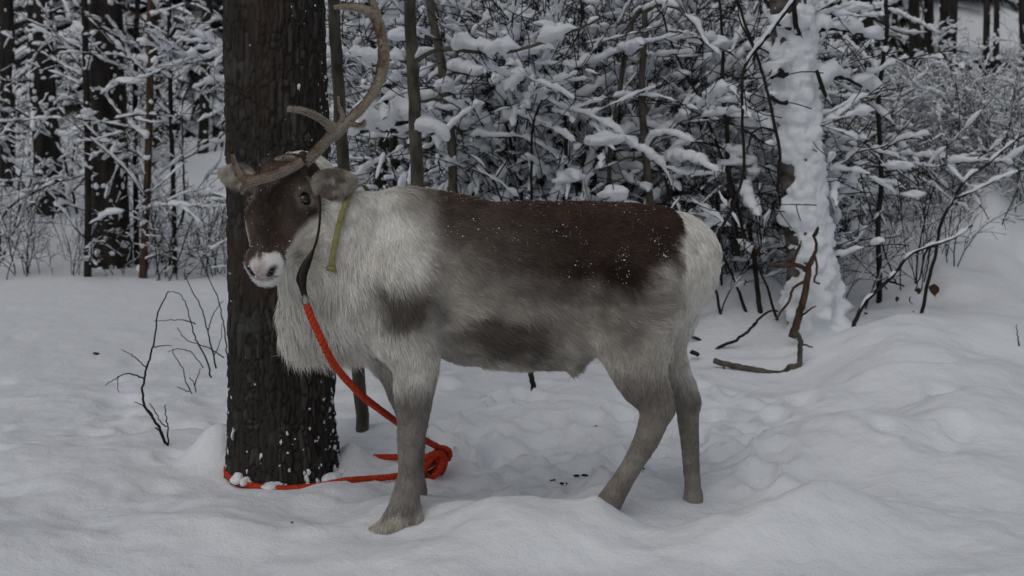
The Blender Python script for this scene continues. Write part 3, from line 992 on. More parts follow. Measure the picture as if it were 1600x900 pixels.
def band(mb, P, Nn, w, th):
    T = np.gradient(P, axis=0); T /= np.linalg.norm(T, axis=1, keepdims=True) + 1e-9
    W = np.cross(T, Nn); W /= np.linalg.norm(W, axis=1, keepdims=True) + 1e-9
    n = len(P)
    w = np.broadcast_to(np.asarray(w, float), (n,))[:, None]
    V = np.stack([P - W * w / 2, P - W * w / 2 + Nn * th, P + W * w / 2 + Nn * th, P + W * w / 2], 1).reshape(-1, 3)
    i = np.arange(n - 1)[:, None] * 4; j = np.arange(4)[None]; j2 = (j + 1) % 4
    mb.add(V, np.concatenate([np.stack([i + j, i + j2, i + 4 + j2, i + 4 + j], -1).reshape(-1, 4), [[0, 3, 2, 1], [4 * n - 4, 4 * n - 3, 4 * n - 2, 4 * n - 1]]]))


M_COLLAR = mat_noise("collar_webbing", (.22, .21, .08), (.30, .285, .12), 60, rough=0.7, bump=0.3, bscale=300)
M_STRAP = mat_noise("halter_strap", (.010, .008, .007), (.028, .020, .016), 40, rough=0.5)
M_METAL, _, _, _b = mat_new("clip_metal", (.20, .19, .18), 0.35, 0.5)
_b.inputs["Metallic"].default_value = 1.0
nc_ = bp(548, 385, -.06)
P_, N_ = neck_loop(U(524, 335, 3.86), U(512, 420, 3.86), nc_, 120, off=0.024)
for _ in range(25):
    P_ = (np.roll(P_[:-1], 1, 0) + 2 * P_[:-1] + np.roll(P_[:-1], -1, 0)) / 4; P_ = np.vstack([P_, P_[:1]])
_py = HY + (CZ - P_[:, 2]) * F / P_[:, 1]
P_ = P_ - N_ * (0.035 * sstep(418, 436, _py))[:, None]        # below the buckle it is buried in the mane
collar = thing("collar", "thin yellow-green webbing collar round the reindeer's neck", "collar", tuple(nc_))
mb = MB(); band(mb, P_, N_, 0.017, 0.003)
link("strap", mb.data("strap", M_COLLAR, origin=nc_), collar)
k_ = int(np.argmin([abs(HX + p[0] * F / p[1] - 511) + abs(HY + (CZ - p[2]) * F / p[1] - 419) + (p[1] > 4.05) * 999 for p in P_]))
mb = MB(); band(mb, P_[k_ - 1:k_ + 2] + N_[k_ - 1:k_ + 2] * .003, N_[k_ - 1:k_ + 2], 0.030, 0.006)
link("buckle", mb.data("buckle", M_COLLAR, origin=nc_), collar)

halter = thing("halter", "dark leather halter strap hanging behind the reindeer's jaw", "halter", tuple(U(480, 400, 3.86)))
ho = np.array(halter.location)
mb = MB()
S = spline([U(498, 304, 3.945), U(500, 320, 3.89), U(499, 350, 3.875), U(494, 378, 3.865), U(486, 398, 3.858), U(477, 416, 3.85), U(471, 434, 3.842), U(473, 450, 3.836), U(476, 463, 3.83)], 8)
Nn = np.tile(np.array([.35, -1, 0.1]), (len(S), 1)); Nn /= np.linalg.norm(Nn, axis=1, keepdims=True)
band(mb, S, Nn, np.interp(np.linspace(0, 1, len(S)), [0, .45, .60, .78, .88, 1], [.006, .008, .026, .032, .020, .018]), .004)
link("cheek_strap", mb.data("cheek_strap", M_STRAP, origin=ho), halter)
mb = MB()
c_ = U(477, 470, 3.825)
a = np.linspace(0, 2 * math.pi, 17)
tube(mb, np.stack([c_[0] + .010 * np.cos(a), c_[1] + .003 * np.sin(2 * a), c_[2] + .016 * np.sin(a)], 1), .0028, 6, cap=False)
link("clip_ring", mb.data("clip_ring", M_METAL, origin=ho), halter)

M_ROPE = mat_noise("orange_rope", (.36, .026, .010), (.60, .058, .017), 90, rough=0.75, bump=0.5, bscale=400, bdist=.002)


def rope_tube(mb, S, R, pitch=0.045):
    """three twisted strands along a path"""
    seg = np.linalg.norm(np.diff(S, axis=0), axis=1)
    s = np.concatenate([[0], np.cumsum(seg)])
    m = max(8, int(s[-1] / 0.007))
    t = np.linspace(0, s[-1], m)
    P = np.stack([np.interp(t, s, S[:, i]) for i in range(3)], 1)
    _, N, B = frames(P)
    for k in range(3):
        ph = 2 * math.pi * (t / pitch + k / 3)
        C = P + R * 0.50 * (np.cos(ph)[:, None] * N + np.sin(ph)[:, None] * B)
        tube(mb, C, R * 0.62, 6)


KN = U(690, 711, 4.80)
rope = thing("lead_rope", "orange twisted rope tied round the pine trunk and clipped to the reindeer", "rope", tuple(KN))
RR = 0.0115


def rope_part(name, pts, m=10, R=RR):
    mb = MB()
    rope_tube(mb, spline([p if len(p) == 3 and isinstance(p, np.ndarray) else U(*p) for p in pts], m), R)
    return link(name, mb.data(name, M_ROPE, origin=KN), rope)


rope_part("lead_line", [(479, 476, 3.83), (488, 500, 3.83), (502, 530, 3.84), (514, 556, 3.87), (530, 580, 3.95), (562, 615, 4.12), (600, 645, 4.30), (640, 673, 4.50), (668, 690, 4.66), (686, 700, 4.75), (696, 709, 4.80)])
rope_part("trunk_loop", [(694, 712, 4.80), (660, 713, 4.83), (610, 714, 4.87), (550, 714.5, 4.93), (500, 712, 5.0), (440, 712, 5.03), (388, 716, 4.97), (360, 724, 4.84), (354, 733, 4.72), (359, 746, 4.62), (378, 755.5, 4.56),
                         (412, 761.5, 4.525), (455, 763, 4.52), (500, 758.5, 4.535), (540, 751, 4.56), (580, 748, 4.62), (620, 744, 4.66), (655, 735, 4.72), (680, 722, 4.78)], 12)
for i in range(6):
    r1 = np.random.default_rng(300 + i)
    a = np.linspace(0, 2 * math.pi, 9)
    c0, c1 = np.array([690, 710]), np.array([661 + r1.uniform(-4, 6), 746 + r1.uniform(-10, 8)])
    mid = (c0 + c1) / 2; ax = (c1 - c0) / 2; pe = np.array([-ax[1], ax[0]]); pe = pe / np.linalg.norm(pe) * r1.uniform(7, 15)
    pts = [(*(mid + ax * math.cos(t) + pe * math.sin(t)), 4.78 - 0.05 * i / 5 + 0.02 * math.sin(t + i) + .03 * math.cos(t)) for t in a]
    rope_part("coil", pts, 6)
rope_part("knot", [(684, 700, 4.76), (700, 703, 4.75), (701, 716, 4.76), (686, 720, 4.74), (680, 708, 4.74), (692, 700, 4.77), (703, 710, 4.79)], 7)

# ------------------------------------------------------------------ the big pine trunk
tb, tt = U(444, 740, 4.76), U(430, 0, 4.76)
axis = (tt - tb) / (tt[2] - tb[2])
pine = thing("pine_tree", "thick dark pine trunk with furrowed bark behind the reindeer's head", "tree", (tb[0], tb[1], gz(tb[0], tb[1])))
PO = np.array(pine.location)
zz = np.concatenate([np.linspace(-0.25, 2.15, 380, endpoint=False), np.linspace(2.15, 9.0, 60)])
th = np.linspace(0, 2 * math.pi, 280, endpoint=False)
Z_, TH = np.meshgrid(zz, th, indexing='ij')
r0 = np.interp(zz, [-.25, 0.02, .12, .35, 1.8, 9], [.232, .216, .204, .197, .182, .13])[:, None]
arc = TH * 0.2
# wrap the pattern round the stem by using points on a circle
pc = np.stack([np.cos(TH).ravel() * .2, np.sin(TH).ravel() * .2, Z_.ravel()], 1)
wob = fbm(pc * np.array([8, 8, 3.5]), 3, 141)
w2 = np.stack([TH.ravel() / (2 * math.pi) * 58 + wob * 1.6, Z_.ravel() / 0.075 + fbm(pc * 11, 2, 143) * 2.0], 1)
w2[:, 0] = np.mod(w2[:, 0], 58)
f1, f2, cid = worley(w2, 145)
plate = sstep(0.02, 0.34, f2 - f1)
rid = 1 - np.abs(fbm(pc * np.array([26, 26, 4.5]), 3, 147)) * 2.2
disp = 0.009 * plate * (0.35 + 0.65 * cid) + 0.010 * rid + 0.004 * fbm(pc * np.array([90, 90, 45]), 2, 149) + 0.012 * fbm(pc * np.array([5, 5, 1.2]), 2, 151)
Rr = r0 + disp.reshape(Z_.shape) - 0.010
cx = PO[0] + axis[0] * (Z_ + PO[2] - tb[2]); cx = cx + tb[0] - PO[0]
V = np.stack([cx + Rr * np.cos(TH), tb[1] + Rr * np.sin(TH), Z_ + PO[2]], -1)
TV = V.copy()
n1_, n2_ = Z_.shape
i_ = np.arange(n1_ - 1)[:, None] * n2_; j_ = np.arange(n2_)[None]; jn = (j_ + 1) % n2_
tq = np.stack([i_ + j_, i_ + jn, i_ + n2_ + jn, i_ + n2_ + j_], -1).reshape(-1, 4)
M_PINE, n_, l_, b_ = mat_new("pine_bark", (.05, .04, .035), 0.9, 0.2)
at_ = n_.new("ShaderNodeAttribute"); at_.attribute_name = "bark_color"
l_.new(at_.outputs["Color"], b_.inputs["Base Color"])
nb_ = n_.new("ShaderNodeTexNoise"); nb_.inputs["Scale"].default_value = 60; nb_.inputs["Detail"].default_value = 8
tc_ = n_.new("ShaderNodeTexCoord"); mp_ = n_.new("ShaderNodeMapping"); mp_.inputs["Scale"].default_value = (1, 1, .3)
l_.new(tc_.outputs["Object"], mp_.inputs["Vector"]); l_.new(mp_.outputs[0], nb_.inputs["Vector"])
bu_ = n_.new("ShaderNodeBump"); bu_.inputs["Strength"].default_value = .9; bu_.inputs["Distance"].default_value = .008
l_.new(nb_.outputs["Fac"], bu_.inputs["Height"]); l_.new(bu_.outputs[0], b_.inputs["Normal"])
bc = np.tile(np.array([.034, .030, .027]), (V.size // 3, 1))
bc = mixc(bc, (.014, .012, .011), sstep(.4, .0, plate))
bc = mixc(bc, (.068, .063, .057), sstep(.55, .9, cid) * plate * .7)
bc = mixc(bc, (.046, .032, .026), sstep(.0, .5, fbm(pc * 4, 2, 153)) * .7)
bc = mixc(bc, (.075, .078, .070), sstep(.25, .6, fbm(pc * 12, 3, 155)) * .5)
tm = mesh_from("trunk", V.reshape(-1, 3) - PO, tq, None, M_PINE)
ca = tm.color_attributes.new("bark_color", 'FLOAT_COLOR', 'POINT')
ca.data.foreach_set("color", np.hstack([bc, np.ones((len(bc), 1))]).astype(np.float32).ravel())
link("trunk", tm, pine)
# snow caught in the bark: right flank, foot of the stem, scattered flecks
mb = MB(); r1 = np.random.default_rng(5)
for _ in range(3600):
    a = r1.uniform(0, 2 * math.pi)
    z = r1.uniform(0, 2.3)
    side = math.cos(a)
    keep = 0.10 + 0.9 * max(0, side) ** 4 + 0.25 * max(0, -side) ** 6
    low = math.exp(-z / 0.16)
    if r1.random() > keep * .75 + low * 0.4: continue
    iz = int(np.argmin(np.abs(zz - z))); it = int(a / (2 * math.pi) * 280) % 280
    p = V[iz, it]; nrm = np.array([math.cos(a), math.sin(a), 0])
    if vnoise(np.array([[math.cos(a) * 3, math.sin(a) * 3, z * 6]]), 6)[0] < r1.uniform(-.5, .6) - low: continue
    s = r1.uniform(.0007, .0030) * (1 + 2.2 * low + 0.6 * max(0, side) ** 4) * (2.2 if r1.random() > .96 else 1)
    lump(mb, p - nrm * s * .1, (s, s * .8, s * r1.uniform(.7, 2.2)), ICO1, .7, r1)
for px, py, Y, sx, sz in [(372, 740, 4.60, 11, 10), (386, 745, 4.575, 10, 7), (533, 728, 4.76, 12, 12), (425, 752, 4.545, 14, 5), (520, 742, 4.61, 14, 8), (368, 668, 4.66, 4, 12)]:
    lump(mb, U(px, py + 6, Y), (sx * .00235, .05, sz * .00235), ICO2, .35, r1)
link("snow", mb.data("snow", M_SNOW, origin=PO), pine)

# ------------------------------------------------------------------ branching growth
def grow(rng, out, p, d, L, r, depth, P):
    n = max(4, int(L / P.get('step', .09)))
    pts = [np.array(p, float)]; d = np.array(d, float)
    st = L / n
    for i in range(n):
        t = (i + 1) / n
        d = d + rng.normal(0, P['wig'], 3) * (st / .09) ** .5
        d[2] -= P['droop'][min(depth, len(P['droop']) - 1)] * st * (0.4 + t)
        if depth and pts[-1][2] < P.get('floor', -9): d[2] = abs(d[2]) * .5 + .15
        d /= np.linalg.norm(d)
        pts.append(pts[-1] + d * st)
    pts = np.array(pts)
    tt_ = np.linspace(0, 1, len(pts))
    R = r * (1 - (1 - P.get('taper', .3)) * tt_)
    out.append((pts, R, depth))
    if depth >= len(P['kids']): return
    lo, hi = P['kids'][depth]
    nk = int(rng.integers(lo, hi + 1))
    ang0 = rng.uniform(0, 6.28)
    for k in range(nk):
        t = P.get('t0', .25) + (0.98 - P.get('t0', .25)) * (k + rng.random()) / nk
        i = min(int(t * (len(pts) - 1)), len(pts) - 2)
        td = pts[i + 1] - pts[i]; td /= np.linalg.norm(td)
        s = np.cross(td, [0.01, .02, 1]); s /= np.linalg.norm(s) + 1e-9
        s2 = np.cross(td, s)
        az = ang0 + k * 2.4 + rng.normal(0, .5)
        if depth >= 1: az = (0 if k % 2 else math.pi) + rng.normal(0, 1.5)      # side shoots lie in a fan
        an = rng.uniform(*P['ang'])
        nd = td * math.cos(an) + (s * math.cos(az) + s2 * math.sin(az)) * math.sin(an)
        grow(rng, out, pts[i], nd, L * rng.uniform(*P['len']) * (1.1 - .5 * t), R[i] * P.get('rk', .6), depth + 1, P)


def build_twigs(brs, rmin=.0015, k=4):
    mb = MB()
    for pts, R, dep in brs:
        tube(mb, pts, np.maximum(R, rmin), k if dep else k + 3, cap=False)
    return mb


def build_snow(brs, rng, amount=.03, cover=.75, zmin=-9, wide=1.0):
    """snow lying along the upper side of every branch that is not too steep"""
    mb = MB()
    for pts, R, dep in brs:
        seg = np.linalg.norm(np.diff(pts, axis=0), axis=1)
        s = np.concatenate([[0], np.cumsum(seg)])
        if s[-1] < .06: continue
        m = max(5, int(s[-1] / .026))
        t = np.linspace(0, s[-1], m)
        P = np.stack([np.interp(t, s, pts[:, i]) for i in range(3)], 1)
        r = np.interp(t, s, R)
        T = np.gradient(P, axis=0); T /= np.linalg.norm(T, axis=1, keepdims=True) + 1e-9
        hor = np.sqrt(np.clip(1 - T[:, 2] ** 2, 0, 1))
        nz = fbm(P * 6 + rng.uniform(0, 40), 2, 5) * 1.25 + fbm(P * 22, 1, 8) * .75
        h = amount * (sstep(.25, .8, hor)) * np.clip(cover + nz, 0, 1.3) * (0.42 + 0.58 * np.minimum(1, r / .009)) * (1, 1, .7, .0)[min(dep, 3)]
        h[P[:, 2] < zmin] = 0
        h[0] *= .5; h[-1] *= .3
        on = h > .0045
        i = 0
        while i < m:
            if not on[i]: i += 1; continue
            j = i
            while j < m and on[j]: j += 1
            if j - i >= 3:
                Q = P[i:j]; hh = h[i:j].copy(); hh[0] *= .55; hh[-1] *= .55
                Tn = T[i:j]
                S = np.cross(Tn, [0, 0, 1.0]); S /= np.linalg.norm(S, axis=1, keepdims=True) + 1e-9
                Up = np.cross(S, Tn)
                a = np.arange(6) * math.pi / 3 + math.pi / 6
                wv = (hh * .62 * wide + r[i:j])[:, None, None]; hv = (hh * .62)[:, None, None]
                C = Q + Up * (hh * .48 + r[i:j] * .4)[:, None]
                Vv = C[:, None] + S[:, None] * np.cos(a)[None, :, None] * wv + Up[:, None] * np.sin(a)[None, :, None] * hv
                sh = Vv.shape; dn = fbm(Vv.reshape(-1, 3) * 26, 2, 9).reshape(sh[:2])[:, :, None]
                Vv = Vv + (Vv - C[:, None]) * dn * .75 + rng.normal(0, 1, sh) * (hh * .08)[:, None, None]
                n = j - i; kk = 6
                ii2 = np.arange(n - 1)[:, None] * kk; jj2 = np.arange(kk)[None]; jm = (jj2 + 1) % kk
                Qf = np.stack([ii2 + jj2, ii2 + jm, ii2 + kk + jm, ii2 + kk + jj2], -1).reshape(-1, 4)
                VV = np.vstack([Vv.reshape(-1, 3), Q[0], Q[-1]])
                jr = np.arange(kk)
                Tf = np.concatenate([np.stack([np.full(kk, n * kk), (jr + 1) % kk, jr], -1), np.stack([np.full(kk, n * kk + 1), (n - 1) * kk + jr, (n - 1) * kk + (jr + 1) % kk], -1)])
                mb.add(VV, Qf, Tf)
            i = j
    return mb


def plant_meshes(seed, P, stems, amount, cover, mat=M_TWIG, rmin=.002, wide=1.0, k=4, pillows=0):
    """one plant: list of stems (offset, direction, length, radius) -> twig mesh and snow mesh at the origin"""
    rng = np.random.default_rng(seed)
    brs = []
    for p, d, L, r in stems(rng):
        grow(rng, brs, p, d, L, r, 0, P)
    tw = build_twigs(brs, rmin, k).data("branches", mat)
    ms = build_snow(brs, rng, amount, cover, .05, wide)
    for _ in range(pillows):                                         # pads where several twigs hold the snow together
        pts, R, dep = brs[rng.integers(len(brs))]
        c = pts[rng.integers(1, len(pts))]
        if c[2] < .3: continue
        w = rng.uniform(.035, .085)
        lump(ms, c + np.array([0, 0, .012]), (w * rng.uniform(.8, 1.6), w * rng.uniform(.8, 1.4), w * rng.uniform(.38, .6)), ICO2, .55, rng)
    sn = ms.data("snow", M_SNOW)
    return tw, sn


def put_plant(name, label, cat, group, meshes, loc, rz=0.0, scale=1.0, mirror=False):
    o = thing(name, label, cat, tuple(loc), group, rz, scale)
    if mirror: o.scale[0] *= -1
    link("branches", meshes[0], o)
    if meshes[1]: link("snow", meshes[1], o)
    return o


# dense arching shrubs bent under snow
P_ARCH = dict(wig=.13, droop=(.22, .38, .10, .0), kids=((8, 10), (4, 6), (2, 3)), ang=(.4, 1.2), len=(.42, .78), taper=.35, rk=.66, t0=.10, step=.06, floor=.30)


def st_arch(rng):
    return [((rng.normal(0, .08), rng.normal(0, .08), -.1), (rng.normal(0, .30), rng.normal(0, .30), 1), rng.uniform(1.8, 2.7), rng.uniform(.011, .018)) for _ in range(4)]


ARCH = [plant_meshes(400 + i, P_ARCH, st_arch, .076, .64, wide=1.2, rmin=.0034, pillows=36) for i in range(6)]
# taller finer growth for the left treeline and the back
P_FINE = dict(wig=.16, step=.07, droop=(.04, .22, .30, .2), kids=((11, 14), (3, 5), (1, 2)), ang=(.6, 1.2), len=(.30, .52), taper=.25, rk=.5, t0=.10)


def st_fine(rng):
    return [((rng.normal(0, .12), rng.normal(0, .12), -.1), (rng.normal(0, .10), rng.normal(0, .10), 1), rng.uniform(2.4, 3.6), rng.uniform(.011, .017)) for _ in range(2)]


FINE = [plant_meshes(440 + i, P_FINE, st_fine, .042, .45, wide=1.1, rmin=.0026, pillows=8) for i in range(5)]
# low open brush, upright stems, light snow
P_LOW = dict(wig=.10, droop=(.10, .25, .2), kids=((5, 8), (2, 4)), ang=(.4, .9), len=(.35, .6), taper=.3, rk=.55, t0=.2)


def st_low(rng):
    return [((rng.normal(0, .12), rng.normal(0, .12), -.08), (rng.normal(0, .28), rng.normal(0, .28), 1), rng.uniform(.6, 1.3), rng.uniform(.005, .009)) for _ in range(6)]


LOW = [plant_meshes(470 + i, P_LOW, st_low, .026, .45, rmin=.0025) for i in range(4)]

rg = np.random.default_rng(77)
ORD = "first second third fourth fifth sixth seventh eighth ninth tenth eleventh twelfth".split()


def scatter(name, cat, group, tmpl, meshes, spots, smin, smax, dz=0.0):
    """plants at (bearing px, depth) spots; labelled by their order from the left"""
    order = {k: i for i, k in enumerate(sorted(range(len(spots)), key=lambda k: spots[k][0]))}
    for i, (px, Y) in enumerate(spots):
        put_plant(name, tmpl.format(ORD[order[i]]) if '{}' in tmpl else tmpl, cat, group, meshes[i % len(meshes)],
                  on_ground(px, Y) - np.array([0, 0, dz]), rg.uniform(0, 6.28), rg.uniform(smin, smax), i % 2 == 1)


scatter("snowy_shrub", "shrub", "front shrubs of the thicket behind the reindeer", "{} from the left of the snow-bent shrubs close behind the reindeer's back", ARCH,
        [(760, 8.0), (830, 7.8), (880, 8.2), (925, 7.8), (965, 8.1), (1030, 8.4)], .78, .92)
scatter("snowy_shrub", "shrub", "rear shrubs of the thicket behind the reindeer", "{} from the left of the snow-laden shrubs deeper in the thicket", ARCH,
        [(700, 8.9), (750, 9.4), (815, 8.6), (890, 9.2), (960, 8.8), (1020, 9.6), (1050, 8.7), (1080, 10.4), (660, 10.8), (790, 10.9), (930, 11.2), (1060, 11.6)], .80, 1.0)
scatter("snowy_sapling", "sapling", "front saplings along the track", "{} from the left of the thin snowy saplings along the track", FINE,
        [(8, 11.8), (112, 12.8), (285, 12.0), (-45, 11.8)], .85, 1.05)
scatter("snowy_sapling", "sapling", "rear saplings along the track", "{} from the left of the snowy saplings on the slope beyond the track", FINE,
        [(35, 14.4), (120, 15.4), (225, 15.2), (345, 16.4), (-70, 13.6), (190, 18.0)], .85, 1.1)
scatter("leafless_bush", "bush", "low bushes along the track edge", "{} from the left of the low leafless bushes edging the track", LOW,
        [(5, 10.9), (45, 11.0), (110, 11.0), (185, 11.0), (235, 11.0), (275, 10.8), (320, 11.0), (345, 10.9)], .5, .85)
scatter("leafless_bush", "bush", "front bushes beside the birch", "{} from the left of the low bare bushes right of the birch", LOW,
        [(1312, 7.6), (1415, 7.8), (1475, 8.0), (1540, 8.7), (1592, 8.4)], .55, .8)
scatter("leafless_bush", "bush", "rear bushes beside the birch", "{} from the left of the snow-dusted low bushes behind the birch", LOW,
        [(1400, 11.4), (1500, 12.0), (1590, 11.4), (1305, 11.8), (1440, 13.4), (1185, 7.7), (1105, 7.2), (1140, 7.5)], .6, .9)
scatter("snowy_shrub", "shrub", "small shrubs between rump and birch", "{} from the left of the small snow-heaped shrubs between rump and birch", ARCH,
        [(1112, 7.5), (1180, 7.7)], .36, .45)
scatter("snowy_shrub", "shrub", "snow-heaped shrubs on the bank", "{} from the left of the snow-heaped shrubs on the bank right of the birch", ARCH[1:],
        [(1325, 8.6), (1352, 9.8), (1405, 9.2), (1455, 8.8), (1490, 10.4), (1535, 8.8), (1575, 9.8), (1604, 8.5)], .30, .40, .05)
scatter("snowy_shrub", "shrub", "shrubs on the rise near the shed", "{} from the left of the snow-laden shrubs below the distant trunks", ARCH[2:],
        [(1315, 13.6), (1345, 16.5), (1400, 15.4), (1450, 17.0), (1520, 15.0), (1585, 14.0), (1600, 17.5)], .45, .62, .15)
# ------------------------------------------------------------------ traced stems and sticks
def stick_meshes(curves, mat, k=6, snow=0.0, cover=.6, seed=1, origin=(0, 0, 0), m=5, wide=1.0):
    rng = np.random.default_rng(seed)
    brs = []
    for pts in curves:
        S = spline([(*U(p[0], p[1], p[2]), p[3] * p[2] / F / 2) for p in pts], m)
        S[:, :3] += rng.normal(0, .0016, S[:, :3].shape)
        brs.append((S[:, :3], S[:, 3], 0))
    mb = MB()
    for P, R, _ in brs: tube(mb, P, np.maximum(R, .0012), k)
    tw = mb.data("branches", mat, origin=origin)
    sn = build_snow(brs, rng, snow, cover, -9, wide) if snow else None
    return tw, (sn.data("snow", M_SNOW, origin=origin) if sn and sn.n else None)


def stick_thing(name, label, cat, curves, mat=M_TWIG, group=None, **kw):
    p = curves[0][0]
    o = np.array(U(p[0], p[1], p[2]))
    a, b = stick_meshes(curves, mat, origin=o, **kw)
    t = thing(name, label, cat, tuple(o), group)
    link("stem" if len(curves) < 2 else "branches", a, t)
    if b: link("snow", b, t)
    return t


def C(Y, w0, w1, pts, dY=0.0):
    """polyline of photo pixels at depth Y with widths w0..w1 (pixels); depth drifts by dY along it"""
    n = len(pts)
    return [(x, y, Y + dY * i / max(1, n - 1), w0 + (w1 - w0) * i / max(1, n - 1)) for i, (x, y) in enumerate(pts)]


stick_thing("young_tree", "smooth straight sapling just right of the pine, crossed by the antler", "tree",
            [C(5.3, 21, 18, [(572, 760), (560, 580), (550, 440), (540, 300), (532, 180), (524, 60), (519, -60), (510, -300)])], M_SAP, k=10, seed=3)
stick_thing("young_tree", "straight grey-brown sapling with snowy side branches above the reindeer's neck", "tree",
            [C(6.0, 22, 17, [(668, 640), (660, 420), (652, 290), (648, 180), (643, 80), (640, 0), (634, -120), (630, -300)]),
             C(6.0, 9, 4, [(651, 95), (670, 82), (700, 76), (750, 82), (800, 80), (850, 66), (900, 46), (935, 30)], -.15),
             C(6.0, 7, 3, [(646, 108), (635, 98), (618, 92), (600, 95), (570, 90), (545, 82)], .1),
             C(6.0, 5, 2, [(652, 215), (665, 200), (690, 212), (700, 222)], -.1),
             C(6.0, 5, 2, [(650, 160), (690, 155), (720, 170)], .2)], M_SAP, k=9, seed=4, snow=.060, cover=.75, wide=1.3)
stick_thing("young_tree", "slim bent sapling between the grey-brown sapling and the thicket", "tree",
            [C(7.2, 15, 12, [(716, 480), (709, 310), (704, 200), (696, 140), (688, 90), (680, 50), (672, 0), (664, -120)]),
             C(7.2, 7, 3, [(703, 190), (720, 205), (740, 200), (765, 212)], .2),
             C(7.2, 6, 3, [(694, 120), (716, 112), (745, 118), (770, 100)], -.2)], M_SAP, k=8, seed=5, snow=.05, cover=.7, wide=1.2)
stick_thing("fallen_branch", "thick snow-heaped branch leaning behind the antler", "branch",
            [C(6.6, 9, 5, [(655, 178), (630, 192), (600, 196), (570, 205), (545, 212)], .1)], M_TWIG, seed=6, snow=.11, cover=.95, wide=1.0)
stick_thing("young_tree", "dark thin trunk in front of pale snow, behind the antler loop", "tree",
            [C(8.5, 14, 12, [(622, 340), (618, 250), (608, 170), (602, 100), (598, 0), (596, -100)])], M_DBARK, k=8, seed=7)
stick_thing("young_tree", "leaning mottled thin trunk beside the dark thin trunk behind the antler", "tree",
            [C(8.7, 20, 14, [(592, 330), (598, 240), (606, 190), (600, 120), (585, 60), (580, -60)])], M_DBARK, k=8, seed=8, snow=.03)
stick_thing("young_tree", "bare upright stem with its top bent over above the reindeer's rump", "tree",
            [C(6.9, 13, 9, [(1018, 420), (1015, 315), (1008, 230), (1003, 160), (1004, 100), (1008, 50), (1007, 12)]),
             C(6.9, 9, 7, [(1007, 12), (996, 20), (985, 42), (978, 80), (970, 130), (960, 190), (953, 250), (950, 310), (946, 400)], .25),
             C(6.9, 7, 2, [(1008, 18), (1030, 8), (1060, 14), (1085, 40), (1105, 70), (1125, 85)], -.2),
             C(6.9, 6, 2, [(1012, 235), (1025, 215), (1050, 212), (1085, 222)], -.2), C(6.9, 5, 2, [(1008, 255), (985, 246), (955, 258), (925, 268)], -.2)], M_SAP, k=8, seed=9, snow=.05, cover=.6)
stick_thing("young_tree", "thin dark curving stem crossing in front of the snow-plastered birch", "tree",
            [C(6.3, 5, 5, [(1095, 420), (1130, 352), (1150, 310), (1162, 262), (1160, 190), (1162, 110), (1185, 75), (1215, 35), (1240, 0), (1262, -40)]),
             C(6.3, 5, 2, [(1161, 115), (1180, 85), (1160, 40), (1150, 0)], .1),
             C(6.3, 4, 2, [(1160, 200), (1180, 215), (1205, 228), (1215, 225)], .1)], M_TWIG, seed=10, snow=.03, cover=.3)
stick_thing("young_tree", "slender dark stem slanting across the birch's snowy face", "tree",
            [C(6.35, 6, 4, [(1215, 300), (1218, 235), (1205, 170), (1190, 110), (1165, 40), (1148, -20), (1140, -80)]),
             C(6.35, 4, 2, [(1212, 205), (1190, 200), (1170, 208), (1150, 200)], .1)], M_TWIG, seed=11, snow=.03, cover=.25)
stick_thing("young_tree", "single black upright stem standing right of the birch", "tree",
            [C(7.6, 9, 6, [(1373, 500), (1374, 430), (1372, 350), (1377, 280), (1374, 210), (1373, 150), (1380, 90), (1386, 40), (1384, -10), (1390, -80)]),
             C(7.6, 4, 2, [(1374, 240), (1390, 228), (1405, 220), (1430, 216), (1450, 222)], -.1),
             C(7.6, 4, 2, [(1373, 150), (1366, 110), (1362, 75)], .1), C(7.6, 4, 2, [(1378, 58), (1345, 52), (1320, 50), (1280, 58)], .2),
             C(7.6, 3, 2, [(1375, 285), (1395, 288), (1415, 297)], .1)], M_TWIG, seed=12, snow=.032, cover=.55)
stick_thing("bare_sapling", "thin forked sapling leaning right on the bank right of the birch", "sapling",
            [C(7.0, 6, 3, [(1438, 500), (1450, 440), (1462, 395), (1470, 350), (1490, 310), (1510, 280), (1545, 255), (1580, 225), (1625, 195)]),
             C(7.0, 4, 2, [(1465, 385), (1448, 390), (1440, 420), (1430, 455)], .1), C(7.0, 4, 2, [(1490, 312), (1520, 300), (1560, 280), (1600, 265)], -.1)], M_TWIG, seed=13, snow=.022, cover=.5)
stick_thing("bare_sapling", "long thin twig arching out of the snow beside the birch's foot", "sapling",
            [C(6.7, 7, 3, [(1333, 512), (1350, 475), (1375, 450), (1400, 425), (1420, 400), (1450, 385), (1490, 372), (1520, 352)]),
             C(6.7, 4, 2, [(1390, 440), (1410, 446), (1412, 448)], 0), C(6.7, 3, 2, [(1455, 384), (1450, 410), (1444, 440)], 0)], M_TWIG, seed=14, snow=.02, cover=.5)

